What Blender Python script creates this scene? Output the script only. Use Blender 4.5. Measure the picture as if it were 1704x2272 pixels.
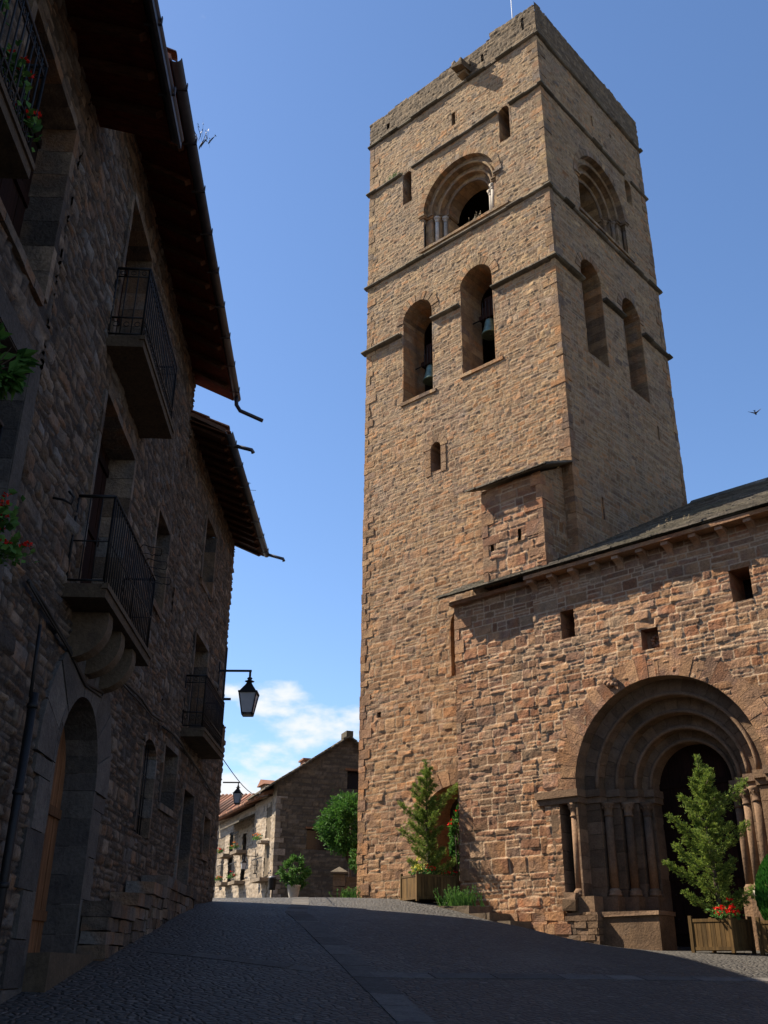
import bpy, math, random
import numpy as np
from mathutils import Vector, Matrix
R = math.radians
S = bpy.context.scene
for o in list(bpy.data.objects): bpy.data.objects.remove(o)

# ------------------------------------------------------------------ camera
cam_d = bpy.data.cameras.new('camera'); cam = bpy.data.objects.new('camera', cam_d)
S.collection.objects.link(cam); S.camera = cam
PITCH, ROLL = R(25.104), R(0.5086)
cp, sp, cr, sr = math.cos(PITCH), math.sin(PITCH), math.cos(ROLL), math.sin(ROLL)
ri, fw, up = Vector((1,0,0)), Vector((0,cp,sp)), Vector((0,-sp,cp))
cx_, cy_ = ri*cr+up*sr, ri*-sr+up*cr
m = Matrix((cx_, cy_, -fw)).transposed().to_4x4(); m.translation = (0,0,1.6)
cam.matrix_world = m
cam_d.sensor_fit = 'VERTICAL'; cam_d.sensor_height = 24.0; cam_d.lens = 24.0*2153.7/2272
cam_d.clip_end = 3000; cam_d.clip_start = .05

# ------------------------------------------------------------------ sun, sky, exposure
SUN_DIR = Vector((-.945, .327, 1.0*math.tan(R(48)))).normalized()
SUN_EL = math.asin(SUN_DIR.z); SUN_ROT = math.atan2(SUN_DIR.x, SUN_DIR.y)
sd = bpy.data.lights.new('sun', 'SUN'); sun = bpy.data.objects.new('sun', sd); S.collection.objects.link(sun)
sd.energy = 5.0; sd.angle = R(.5); sd.color = (1, .89, .72)
sun.rotation_euler = SUN_DIR.to_track_quat('Z', 'Y').to_euler()
W = bpy.data.worlds.new('World'); S.world = W; W.use_nodes = True
nt = W.node_tree; nt.nodes.clear()
def N(t, ty, **kw):
    n = t.nodes.new(ty)
    for k, v in kw.items(): setattr(n, k, v)
    return n
sky = N(nt, 'ShaderNodeTexSky', sky_type='NISHITA', sun_disc=False, sun_elevation=SUN_EL, sun_rotation=SUN_ROT,
        altitude=600, air_density=1.0, dust_density=.35, ozone_density=2.2)
bg = N(nt, 'ShaderNodeBackground'); bg.inputs[1].default_value = .0515
out = N(nt, 'ShaderNodeOutputWorld')
tc = N(nt, 'ShaderNodeTexCoord'); sep = N(nt, 'ShaderNodeSeparateXYZ')
nt.links.new(tc.outputs['Generated'], sep.inputs[0])
# clouds: noise on the direction, kept to a band near the horizon
mp = N(nt, 'ShaderNodeMapping'); mp.inputs['Scale'].default_value = (1, 1, 2.0); mp.inputs['Location'].default_value = (3.75, 1.55, .85)
nz = N(nt, 'ShaderNodeTexNoise'); nz.inputs['Scale'].default_value = 11; nz.inputs['Detail'].default_value = 7; nz.inputs['Roughness'].default_value = .52
nt.links.new(tc.outputs['Generated'], mp.inputs[0]); nt.links.new(mp.outputs[0], nz.inputs['Vector'])
band = N(nt, 'ShaderNodeMapRange', interpolation_type='SMOOTHSTEP')
for i, v in zip((1,2,3,4), (.12, .33, .145, -.22)): band.inputs[i].default_value = v
nt.links.new(sep.outputs[2], band.inputs[0])
ad = N(nt, 'ShaderNodeMath', operation='ADD'); nt.links.new(nz.outputs[0], ad.inputs[0]); nt.links.new(band.outputs[0], ad.inputs[1])
cm = N(nt, 'ShaderNodeMapRange', interpolation_type='SMOOTHSTEP')
for i, v in zip((1,2,3,4), (.49, .66, 0, 1)): cm.inputs[i].default_value = v
nt.links.new(ad.outputs[0], cm.inputs[0])
hsv = N(nt, 'ShaderNodeHueSaturation'); hsv.inputs['Hue'].default_value = .503; hsv.inputs['Saturation'].default_value = 1.10; hsv.inputs['Value'].default_value = 1.68
nt.links.new(sky.outputs[0], hsv.inputs['Color'])
mx = N(nt, 'ShaderNodeMix', data_type='RGBA'); nt.links.new(cm.outputs[0], mx.inputs[0]); nt.links.new(hsv.outputs[0], mx.inputs[6])
mx.inputs[7].default_value = (7.8, 8.0, 8.3, 1)
nt.links.new(mx.outputs[2], bg.inputs[0]); nt.links.new(bg.outputs[0], out.inputs[0])
S.view_settings.view_transform = 'Standard'; S.view_settings.look = 'None'; S.view_settings.exposure = 1.27; S.view_settings.gamma = 1
S.render.resolution_x, S.render.resolution_y = 768, 1024
S.cycles.max_bounces = 6

# ------------------------------------------------------------------ frames (local X along the wall, Y into the building)
TA = R(42.339); TC = Vector((5.2436, 23.984, 0))
FA = R(-2.2038)
TOWER_F = Matrix.Translation(TC) @ Matrix.Rotation(-TA, 4, 'Z')
HOUSE_F = Matrix.Rotation(R(90)-FA, 4, 'Z')          # X = distance down the street, Y = distance left of the camera line

# ------------------------------------------------------------------ helpers
def link(o): S.collection.objects.link(o); return o
def tag(o, label=None, cat=None, group=None, kind=None):
    for k, v in (('label', label), ('category', cat), ('group', group), ('kind', kind)):
        if v: o[k] = v
    return o
def empty(name, mat, label, cat, group=None):
    o = link(bpy.data.objects.new(name, None)); o.matrix_world = mat; o.empty_display_size = .2
    return tag(o, label, cat, group)

SPLIT={'corner_stones','opening_lining','opening_back','arch_ring','column','impost','roll_moulding','window_lining','string_course','window','door_surround','lintel','turret_side','carved_fragment_','window_bars_','footing','spout','rafter','blossom','nail'}
class MB:
    def __init__(s, seed=0): s.v=[]; s.f=[]; s.c=[]; s.rng=random.Random(seed); s.sm=[]; s.st=[]
    def add(s, vs, fs, col=None, smooth=False):
        b=len(s.v); s.st.append((b,len(s.f))); s.v+= [tuple(p) for p in vs]
        if col is None: col=(s.rng.random(), s.rng.random(), 1, 1)
        s.c += [col]*len(vs); s.f += [tuple(i+b for i in f) for f in fs]; s.sm += [smooth]*len(fs)
    def box(s, x0,x1,y0,y1,z0,z1, col=None, j=0, bev=0):
        r=s.rng
        q=lambda: (r.random()-.5)*2*j
        P=[(x+q(),y+q(),z+q()) for z in (z0,z1) for y in (y0,y1) for x in (x0,x1)]
        s.add(P,[(0,2,3,1),(4,5,7,6),(0,1,5,4),(2,6,7,3),(0,4,6,2),(1,3,7,5)],col)
    def obox(s, c, ax, ay, az, col=None):
        c=Vector(c); ax=Vector(ax); ay=Vector(ay); az=Vector(az)
        P=[c+ax*i+ay*j+az*k for k in (-1,1) for j in (-1,1) for i in (-1,1)]
        s.add(P,[(0,2,3,1),(4,5,7,6),(0,1,5,4),(2,6,7,3),(0,4,6,2),(1,3,7,5)],col)
    def prism(s, prof, y0, y1, axis='y', col=None):
        n=len(prof)
        if axis=='y': P=[(a,y0,b) for a,b in prof]+[(a,y1,b) for a,b in prof]
        elif axis=='x': P=[(y0,a,b) for a,b in prof]+[(y1,a,b) for a,b in prof]
        else: P=[(a,b,y0) for a,b in prof]+[(a,b,y1) for a,b in prof]
        s.add(P,[tuple(range(n)),tuple(range(2*n-1,n-1,-1))]+[(i,i+n,(i+1)%n+n,(i+1)%n) for i in range(n)],col)
    def tube(s, pts, rad, n=8, col=None, smooth=True):
        pts=[Vector(p) for p in pts]; rs=rad if isinstance(rad,(list,tuple)) else [rad]*len(pts)
        V=[];F=[]
        for i,p in enumerate(pts):
            t=(pts[min(i+1,len(pts)-1)]-pts[max(i-1,0)]).normalized()
            a=t.orthogonal().normalized() if i==0 else (a-t*a.dot(t)).normalized()
            b=t.cross(a)
            for k in range(n): V.append(p+(a*math.cos(k*2*math.pi/n)+b*math.sin(k*2*math.pi/n))*rs[i])
        for i in range(len(pts)-1):
            for k in range(n): F.append((i*n+k,i*n+(k+1)%n,(i+1)*n+(k+1)%n,(i+1)*n+k))
        F.append(tuple(range(n-1,-1,-1))); F.append(tuple((len(pts)-1)*n+k for k in range(n)))
        s.add(V,F,col,smooth)
    def lathe(s, c, prof, n=16, col=None, smooth=True):
        V=[];F=[]
        for r_,z in prof:
            for k in range(n): V.append((c[0]+r_*math.cos(k*2*math.pi/n), c[1]+r_*math.sin(k*2*math.pi/n), c[2]+z))
        for i in range(len(prof)-1):
            for k in range(n): F.append((i*n+k,i*n+(k+1)%n,(i+1)*n+(k+1)%n,(i+1)*n+k))
        F.append(tuple(range(n-1,-1,-1))); F.append(tuple((len(prof)-1)*n+k for k in range(n)))
        s.add(V,F,col,smooth)
    def wedge(s, uc, zc, r0, r1, a0, a1, y0, y1, col=None, sub=3):
        # one arch stone between radii r0<r1 and angles a0..a1, from y0 to y1
        V=[];F=[]
        for i in range(sub+1):
            a=a0+(a1-a0)*i/sub; ca,sa=math.cos(a),math.sin(a)
            V+=[(uc+r0*ca,y0,zc+r0*sa),(uc+r1*ca,y0,zc+r1*sa),(uc+r1*ca,y1,zc+r1*sa),(uc+r0*ca,y1,zc+r0*sa)]
        for i in range(sub):
            b=i*4
            for k in range(4): F.append((b+k,b+(k+1)%4,b+4+(k+1)%4,b+4+k))
        F.append((3,2,1,0)); e=sub*4; F.append((e,e+1,e+2,e+3))
        s.add(V,F,col)
    def arch(s, uc, zc, r0, r1, y0, y1, n, gap=.008, a0=0, a1=math.pi, jit=0, outj=0, base=None):
        st=(a1-a0)/n
        for i in range(n):
            j=(s.rng.random()-.5)*2*jit; col=None
            if base: col=(min(1,max(0,base[0]+(s.rng.random()-.5)*base[1])), s.rng.random(), 1, 1)
            s.wedge(uc,zc,r0,r1+s.rng.random()*outj,a0+i*st+gap/r0*.5,a0+(i+1)*st-gap/r0*.5,y0+j,y1,col)
    def xf(s, M):
        s.v=[tuple(M@Vector(p)) for p in s.v]; return s
    def build(s, name, mat, parent=None, frame=None):
        if name in SPLIT and len(s.st)>1:
            n=len(s.st); B=[]
            for k,(v0,f0) in enumerate(s.st):
                v1=s.st[k+1][0] if k+1<n else len(s.v); P=np.array(s.v[v0:v1]); B.append((P.min(0)-.02,P.max(0)+.02))
            lo=np.array([b[0] for b in B]); hi=np.array([b[1] for b in B]); lab=-np.ones(n,int); c=0
            for i in range(n):
                if lab[i]>=0: continue
                st=[i]; lab[i]=c
                while st:
                    j=st.pop(); near=np.where((lab<0)&np.all((lo<=hi[j])&(hi>=lo[j]),axis=1))[0]; lab[near]=c; st+=list(near)
                c+=1
            if c>1:
                first=None
                for q in range(c):
                    m_=MB()
                    for k in np.where(lab==q)[0]:
                        v0,f0=s.st[k]; v1,f1=s.st[k+1] if k+1<n else (len(s.v),len(s.f)); b=len(m_.v)-v0
                        m_.st.append((len(m_.v),len(m_.f))); m_.v+=s.v[v0:v1]; m_.c+=s.c[v0:v1]; m_.f+=[tuple(i+b for i in f) for f in s.f[f0:f1]]; m_.sm+=s.sm[f0:f1]
                    o=m_._build(name,mat,parent,frame); first=first or o
                return first
        return s._build(name,mat,parent,frame)
    def _build(s, name, mat, parent=None, frame=None):
        me=bpy.data.meshes.new(name); me.from_pydata(s.v,[],s.f)
        at=me.color_attributes.new('stone','FLOAT_COLOR','POINT'); at.data.foreach_set('color', np.array(s.c,dtype=np.float32).ravel())
        me.polygons.foreach_set('use_smooth', s.sm)
        me.materials.append(mat); me.update()
        o=link(bpy.data.objects.new(name,me))
        if parent: o.parent=parent
        if frame: o.matrix_world=frame
        return o

# ------------------------------------------------------------------ materials
def new_mat(name):
    m=bpy.data.materials.new(name); m.use_nodes=True; t=m.node_tree
    return m,t,t.nodes['Principled BSDF']
def ramp(t, fac, stops):
    r=N(t,'ShaderNodeValToRGB'); e=r.color_ramp.elements
    while len(e)<len(stops): e.new(.5)
    for el,(p,c) in zip(e,stops): el.position=p; el.color=(*c,1)
    t.links.new(fac,r.inputs[0]); return r.outputs[0]
def noise(t, vec, sc, det=4, ro=.55):
    n=N(t,'ShaderNodeTexNoise'); n.inputs['Scale'].default_value=sc; n.inputs['Detail'].default_value=det; n.inputs['Roughness'].default_value=ro
    t.links.new(vec,n.inputs['Vector']); return n.outputs[0]
def mixc(t, fac, a, b, blend='MIX'):
    n=N(t,'ShaderNodeMix',data_type='RGBA',blend_type=blend)
    for s_,i in ((fac,0),(a,6),(b,7)):
        if isinstance(s_,(int,float)): n.inputs[i].default_value=s_
        elif isinstance(s_,tuple): n.inputs[i].default_value=(*s_,1)
        else: t.links.new(s_,n.inputs[i])
    return n.outputs[2]
def mrange(t, v, a,b,c,d):
    n=N(t,'ShaderNodeMapRange'); t.links.new(v,n.inputs[0])
    for i,x in zip((1,2,3,4),(a,b,c,d)): n.inputs[i].default_value=x
    return n.outputs[0]
def stone_mat(name, pal, mortar, patch=None, patch_amt=.5, bump=.6, fine=24, zred=None, streak=0):
    m,t,b=new_mat(name)
    tc=N(t,'ShaderNodeTexCoord').outputs['Object']
    at=N(t,'ShaderNodeAttribute',attribute_name='stone'); sp_=N(t,'ShaderNodeSeparateColor'); t.links.new(at.outputs['Color'],sp_.inputs[0])
    n1=noise(t,tc,fine,6,.65); n2=noise(t,tc,.55,4,.6); n3=noise(t,tc,5.5,5,.6)
    sh=mrange(t,noise(t,tc,1.1,3,.5),.3,.7,-.28,.28); ad_=N(t,'ShaderNodeMath',operation='ADD'); ad_.use_clamp=True
    t.links.new(sp_.outputs[0],ad_.inputs[0]); t.links.new(sh,ad_.inputs[1])
    c=ramp(t,ad_.outputs[0],[(i/(len(pal)-1),p) for i,p in enumerate(pal)])
    if patch: c=mixc(t,mrange(t,n2,.48,.66,0,patch_amt),c,patch)
    if zred:   # lower courses are a redder stone
        sx=N(t,'ShaderNodeSeparateXYZ'); t.links.new(tc,sx.inputs[0])
        f=mrange(t,sx.outputs[2],zred[0],zred[1],zred[3],0); c=mixc(t,f,c,mixc(t,.5,c,zred[2]))
    if streak:
        ms_=N(t,'ShaderNodeMapping'); ms_.inputs['Scale'].default_value=(1.1,1.1,.10); t.links.new(tc,ms_.inputs[0])
        c=mixc(t,mrange(t,noise(t,ms_.outputs[0],1.6,5,.6),.53,.68,0,streak),c,mixc(t,1.0,c,(.50,.50,.54),'MULTIPLY'))
        c=mixc(t,mrange(t,noise(t,tc,.9,5,.65),.56,.72,0,streak*.8),c,(.30,.285,.26) if streak>.5 else (.2,.18,.16))
    v=mrange(t,sp_.outputs[1],0,1,.72,1.26)
    hs=N(t,'ShaderNodeHueSaturation'); t.links.new(v,hs.inputs['Value']); t.links.new(c,hs.inputs['Color']); c=hs.outputs[0]
    c=mixc(t,1.0,c,ramp(t,n1,[(.25,(.62,.62,.62)),(.6,(1.0,1.0,1.0)),(.85,(1.25,1.23,1.2))]),'MULTIPLY')
    c=mixc(t,1.0,c,ramp(t,n3,[(.3,(.74,.74,.76)),(.6,(1.05,1.04,1.02))]),'MULTIPLY')
    c=mixc(t,sp_.outputs[2],mortar,c)
    t.links.new(c,b.inputs['Base Color']); b.inputs['Roughness'].default_value=.93
    b.inputs['Specular IOR Level'].default_value=.2
    bp=N(t,'ShaderNodeBump'); bp.inputs['Strength'].default_value=bump; bp.inputs['Distance'].default_value=.03
    s_=N(t,'ShaderNodeMath',operation='ADD'); t.links.new(n1,s_.inputs[0]); t.links.new(n3,s_.inputs[1])
    t.links.new(s_.outputs[0],bp.inputs['Height']); t.links.new(bp.outputs[0],b.inputs['Normal'])
    return m
def flat_mat(name, col, rough=.6, metal=0, var=.25, sc=12, bump=.15, spec=.4):
    m,t,b=new_mat(name); tc=N(t,'ShaderNodeTexCoord').outputs['Object']; n=noise(t,tc,sc,5)
    c=mixc(t,1.0,col,ramp(t,n,[(.25,(1-var,)*3),(.75,(1+var,)*3)]),'MULTIPLY')
    t.links.new(c,b.inputs['Base Color']); b.inputs['Roughness'].default_value=rough; b.inputs['Metallic'].default_value=metal
    b.inputs['Specular IOR Level'].default_value=spec
    if bump:
        bp=N(t,'ShaderNodeBump'); bp.inputs['Strength'].default_value=bump; bp.inputs['Distance'].default_value=.02
        t.links.new(n,bp.inputs['Height']); t.links.new(bp.outputs[0],b.inputs['Normal'])
    return m
def wood_mat(name, col, axis_scale=(1,1,.06), rough=.7):
    m,t,b=new_mat(name); tc=N(t,'ShaderNodeTexCoord').outputs['Object']
    mp=N(t,'ShaderNodeMapping'); mp.inputs['Scale'].default_value=axis_scale; t.links.new(tc,mp.inputs[0])
    n=noise(t,mp.outputs[0],28,5); n2=noise(t,tc,3,4)
    at=N(t,'ShaderNodeAttribute',attribute_name='stone'); sp_=N(t,'ShaderNodeSeparateColor'); t.links.new(at.outputs['Color'],sp_.inputs[0])
    c=mixc(t,1.0,col,ramp(t,n,[(.3,(.55,.5,.45)),(.7,(1.25,1.2,1.15))]),'MULTIPLY')
    c=mixc(t,1.0,c,ramp(t,n2,[(.3,(.7,.7,.7)),(.7,(1.1,1.1,1.1))]),'MULTIPLY')
    c=mixc(t,1.0,c,ramp(t,sp_.outputs[0],[(0,(.7,.7,.7)),(1,(1.2,1.15,1.1))]),'MULTIPLY')
    t.links.new(c,b.inputs['Base Color']); b.inputs['Roughness'].default_value=rough
    b.inputs['Specular IOR Level'].default_value=.15
    bp=N(t,'ShaderNodeBump'); bp.inputs['Strength'].default_value=.3; bp.inputs['Distance'].default_value=.01
    t.links.new(n,bp.inputs['Height']); t.links.new(bp.outputs[0],b.inputs['Normal'])
    return m
def leaf_mat(name, a, b_, trans=.25):
    m,t,b=new_mat(name); at=N(t,'ShaderNodeAttribute',attribute_name='stone'); sp_=N(t,'ShaderNodeSeparateColor'); t.links.new(at.outputs['Color'],sp_.inputs[0])
    c=mixc(t,sp_.outputs[0],a,b_); t.links.new(c,b.inputs['Base Color']); b.inputs['Roughness'].default_value=.75; b.inputs['Specular IOR Level'].default_value=.25
    tr=N(t,'ShaderNodeBsdfTranslucent'); t.links.new(c,tr.inputs[0]); ms=N(t,'ShaderNodeMixShader'); ms.inputs[0].default_value=trans
    t.links.new(b.outputs[0],ms.inputs[1]); t.links.new(tr.outputs[0],ms.inputs[2]); t.links.new(ms.outputs[0],t.nodes['Material Output'].inputs[0])
    return m
M={}
M['tower']=stone_mat('tower_stone',[(.19,.14,.10),(.30,.185,.09),(.24,.155,.088),(.37,.25,.13),(.24,.165,.10),(.36,.18,.075),(.31,.19,.10)],(.30,.22,.14),
    patch=(.16,.128,.105),patch_amt=.55,bump=1.0,zred=(8,24,(.42,.17,.07),.6),streak=.55)
M['parapet']=stone_mat('weathered_stone',[(.11,.078,.048),(.20,.14,.082),(.15,.108,.068),(.23,.165,.10)],(.10,.075,.05),patch=(.10,.08,.055),bump=1.0)
M['church']=stone_mat('red_sandstone',[(.25,.115,.06),(.35,.18,.085),(.28,.155,.088),(.38,.215,.11),(.25,.145,.095),(.32,.135,.062),(.36,.235,.14)],(.42,.30,.195),
    patch=(.19,.12,.08),patch_amt=.5,bump=1.0,fine=26,streak=.35)
M['dressed']=stone_mat('dressed_sandstone',[(.26,.145,.085),(.32,.185,.11),(.29,.165,.10),(.34,.22,.135)],(.2,.13,.09),patch=(.19,.135,.10),bump=.4)
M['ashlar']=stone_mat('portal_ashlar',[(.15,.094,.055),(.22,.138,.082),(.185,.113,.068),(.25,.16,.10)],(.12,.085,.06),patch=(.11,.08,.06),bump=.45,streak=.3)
M['pale']=stone_mat('pale_column_stone',[(.36,.32,.27),(.44,.40,.35)],(.3,.27,.22),bump=.3)
M['house']=stone_mat('grey_brown_rubble',[(.07,.058,.05),(.18,.12,.075),(.12,.102,.088),(.23,.17,.12),(.10,.078,.062),(.22,.125,.07),(.17,.152,.135)],(.045,.036,.03),
    patch=(.09,.078,.068),patch_amt=.3,bump=1.0,fine=24)
M['surround']=stone_mat('grey_door_surround',[(.075,.066,.06),(.13,.115,.10),(.10,.085,.075)],(.07,.06,.05),patch=(.06,.052,.045),bump=.6)
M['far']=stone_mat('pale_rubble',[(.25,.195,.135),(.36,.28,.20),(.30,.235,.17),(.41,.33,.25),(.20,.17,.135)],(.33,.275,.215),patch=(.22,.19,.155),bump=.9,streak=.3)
M['shaded_far']=stone_mat('shaded_gable_rubble',[(.085,.067,.048),(.15,.115,.075),(.115,.093,.068),(.175,.13,.085)],(.065,.052,.038),patch=(.08,.068,.054),bump=.8)  # darker copy of the pale rubble, with shade put into the colour
M['slate']=stone_mat('stone_slabs',[(.08,.067,.05),(.15,.125,.092),(.11,.094,.073),(.19,.16,.125)],(.07,.06,.045),bump=.8,patch=(.11,.10,.055))
M['slab']=stone_mat('balcony_stone',[(.10,.07,.045),(.14,.105,.07)],(.08,.06,.045),bump=.4)
M['hollow']=stone_mat('interior_dark',[(.035,.026,.02),(.05,.037,.027)],(.03,.022,.018),bump=.5)  # near-black colour in place of the shade inside the tower
M['iron']=flat_mat('black_iron',(.012,.011,.011),.6,.3,.3,30,.1)
M['zinc']=flat_mat('dull_zinc',(.09,.09,.10),.5,.5,.3,8,.1)
M['copper']=flat_mat('dark_gutter',(.045,.038,.04),.5,.4,.3,8,.05)
M['oak']=wood_mat('old_oak',(.20,.10,.05))
M['door']=wood_mat('dark_door_wood',(.022,.009,.006),rough=.95)
M['soffit']=wood_mat('red_brown_soffit',(.13,.026,.010),(1,.06,1))
M['rafter']=wood_mat('rafter_wood',(.085,.036,.018),(1,.06,1))
M['tile']=stone_mat('clay_tiles',[(.22,.11,.07),(.32,.155,.10),(.27,.15,.10),(.19,.115,.085)],(.15,.08,.06),bump=.3)
M['planter']=wood_mat('planter_wood',(.135,.085,.032))
M['bronze']=flat_mat('green_bronze',(.10,.15,.12),.45,.7,.35,8,.1)
M['glass']=flat_mat('dark_window_glass',(.012,.013,.016),.12,0,.1,3,0,spec=.5)
M['frost']=flat_mat('milky_lantern_glass',(.42,.42,.44),.35,0,.1,6,0)
M['soil']=flat_mat('soil',(.04,.028,.018),.95)
M['bark']=flat_mat('bark',(.075,.05,.035),.9,0,.4,25,.5)
M['white']=flat_mat('white_paint',(.75,.75,.73),.6,0,.06,8,.05)
M['pot']=flat_mat('grey_pot',(.42,.38,.32),.8,0,.15,12,.2)
M['cable']=flat_mat('black_cable',(.02,.018,.016),.7,0,.2,8,.1)
M['conifer']=leaf_mat('conifer_needles',(.035,.085,.018),(.29,.36,.06),.35)
M['thuja']=leaf_mat('thuja_foliage',(.02,.09,.012),(.06,.20,.02))
M['leaf']=leaf_mat('tree_leaves',(.015,.06,.012),(.09,.20,.03),.35)
M['shrub']=leaf_mat('shrub_leaves',(.03,.09,.02),(.11,.22,.04),.3)
M['red']=leaf_mat('red_petals',(.55,.012,.008),(.75,.03,.015),.2)
M['orange']=leaf_mat('orange_petals',(.65,.14,.02),(.7,.25,.04),.2)
M['yellow']=leaf_mat('yellow_petals',(.55,.50,.06),(.65,.62,.15),.2)
M['bird']=flat_mat('dark_feathers',(.02,.025,.04),.6)

# ------------------------------------------------------------------ numpy masonry
def vnoise(x, y, seed, octv=1, gain=.5):
    rg=np.random.default_rng(seed); tb=rg.random((256,256)); o=np.zeros_like(x); a=1.; tot=0.
    for k in range(octv):
        xs=x*(2**k)+17.3*k; ys=y*(2**k)+9.1*k
        xi=np.floor(xs).astype(int); yi=np.floor(ys).astype(int); fx=xs-xi; fy=ys-yi
        fx=fx*fx*(3-2*fx); fy=fy*fy*(3-2*fy)
        g=lambda i,j: tb[(xi+i)%256,(yi+j)%256]
        o+=a*((g(0,0)*(1-fx)+g(1,0)*fx)*(1-fy)+(g(0,1)*(1-fx)+g(1,1)*fx)*fy); tot+=a; a*=gain
    return o/tot
def smooth(a): a=np.clip(a,0,1); return a*a*(3-2*a)
def masonry(U, Z, seed, hr, wr, warp=.05, joint=.018, relief=.03, tilt=.10, rough=.012, split=.25, zs=None):
    rg=np.random.default_rng(seed)
    Zw=Z+warp*(vnoise(U*.7,Z*.7,seed+1,2)-.5)*2+warp*.5*(vnoise(U*3.1,Z*3.1,seed+2,2)-.5)
    Uw=U+warp*.5*(vnoise(U*2.3+5,Z*2.3,seed+3,2)-.5)
    rows=[Zw.min()-.5]
    while rows[-1]<Zw.max()+.5:
        rows.append(rows[-1]+rg.uniform(*hr)*(1.5 if rg.random()<.12 else 1)*(zs(rows[-1]) if zs else 1))
    rows=np.array(rows); ri_=np.searchsorted(rows,Zw)-1
    dz0=Zw-rows[ri_]; dz1=rows[ri_+1]-Zw
    du0=np.zeros_like(U); du1=np.zeros_like(U); idc=np.zeros(U.shape,int)
    umin,umax=Uw.min()-1,Uw.max()+1
    rf=ri_.ravel(); order=np.argsort(rf,kind='stable'); srt=rf[order]; uf=Uw.ravel()
    st=np.searchsorted(srt,np.arange(len(rows))); en=np.searchsorted(srt,np.arange(len(rows)),side='right')
    d0=du0.ravel(); d1=du1.ravel(); ic=idc.ravel()
    for r_ in range(len(rows)-1):
        if en[r_]<=st[r_]: continue
        h=rows[r_+1]-rows[r_]
        n=int((umax-umin)/wr[0]*1.7)+4
        w=rg.uniform(wr[0],wr[1],n)*(.7+.6*rg.random(n))*(zs(rows[r_]) if zs else 1); br=umin-rg.random()*.5+np.concatenate([[0],np.cumsum(w)])
        ix=order[st[r_]:en[r_]]; u_=uf[ix]; k=np.clip(np.searchsorted(br,u_)-1,0,len(br)-2)
        d0[ix]=u_-br[k]; d1[ix]=br[k+1]-u_; ic[ix]=r_*5000+k
    du0=d0.reshape(U.shape); du1=d1.reshape(U.shape); idc=ic.reshape(U.shape)
    tb=rg.random(65536); H=lambda k: tb[(idc*31+k*7919)%65536]
    sp_=H(1)<split; h_=dz0+dz1; mid=h_*(.4+.2*H(2)); top=dz0>mid
    dz0s=np.where(sp_&top,dz0-mid,dz0); dz1s=np.where(sp_&~top,mid-dz0,dz1)
    idc=idc+np.where(sp_&top,2500,0)
    r=joint*1.8
    du=np.minimum(du0,du1); dz=np.minimum(dz0s,dz1s)
    d=r-np.hypot(np.maximum(r-du,0),np.maximum(r-dz,0))
    d=d+joint*.9*(vnoise(U*22,Z*22,seed+4,2)-.5)
    mask=smooth((d-joint*.35)/(joint*.9))
    cu=(du0-du1)*.5; cz=(dz0s-dz1s)*.5
    ht=mask*relief*(.45+.75*H(3)) + mask*((H(4)-.5)*2*tilt*cu+(H(5)-.5)*2*tilt*1.3*cz)
    ht=ht+rough*(vnoise(U*9,Z*9,seed+5,3,.6)-.5)*2*(.4+.6*mask)+.02*(vnoise(U*.8,Z*.8,seed+6,2)-.5)
    return ht-relief*.75, H(6), H(7), mask
def rectf(u0,u1,z0,z1): return dict(b=(u0,u1,z0,z1), f=lambda U,Z: (U>u0)&(U<u1)&(Z>z0)&(Z<z1))
def archf(uc,r,z0,zs,r2=None):
    ry=r2 or r
    return dict(b=(uc-r,uc+r,z0,None), f=lambda U,Z: (Z>z0)&(((np.abs(U-uc)<r)&(Z<=zs))|((((U-uc)/r)**2+((Z-zs)/ry)**2<1)&(Z>zs))))
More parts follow.
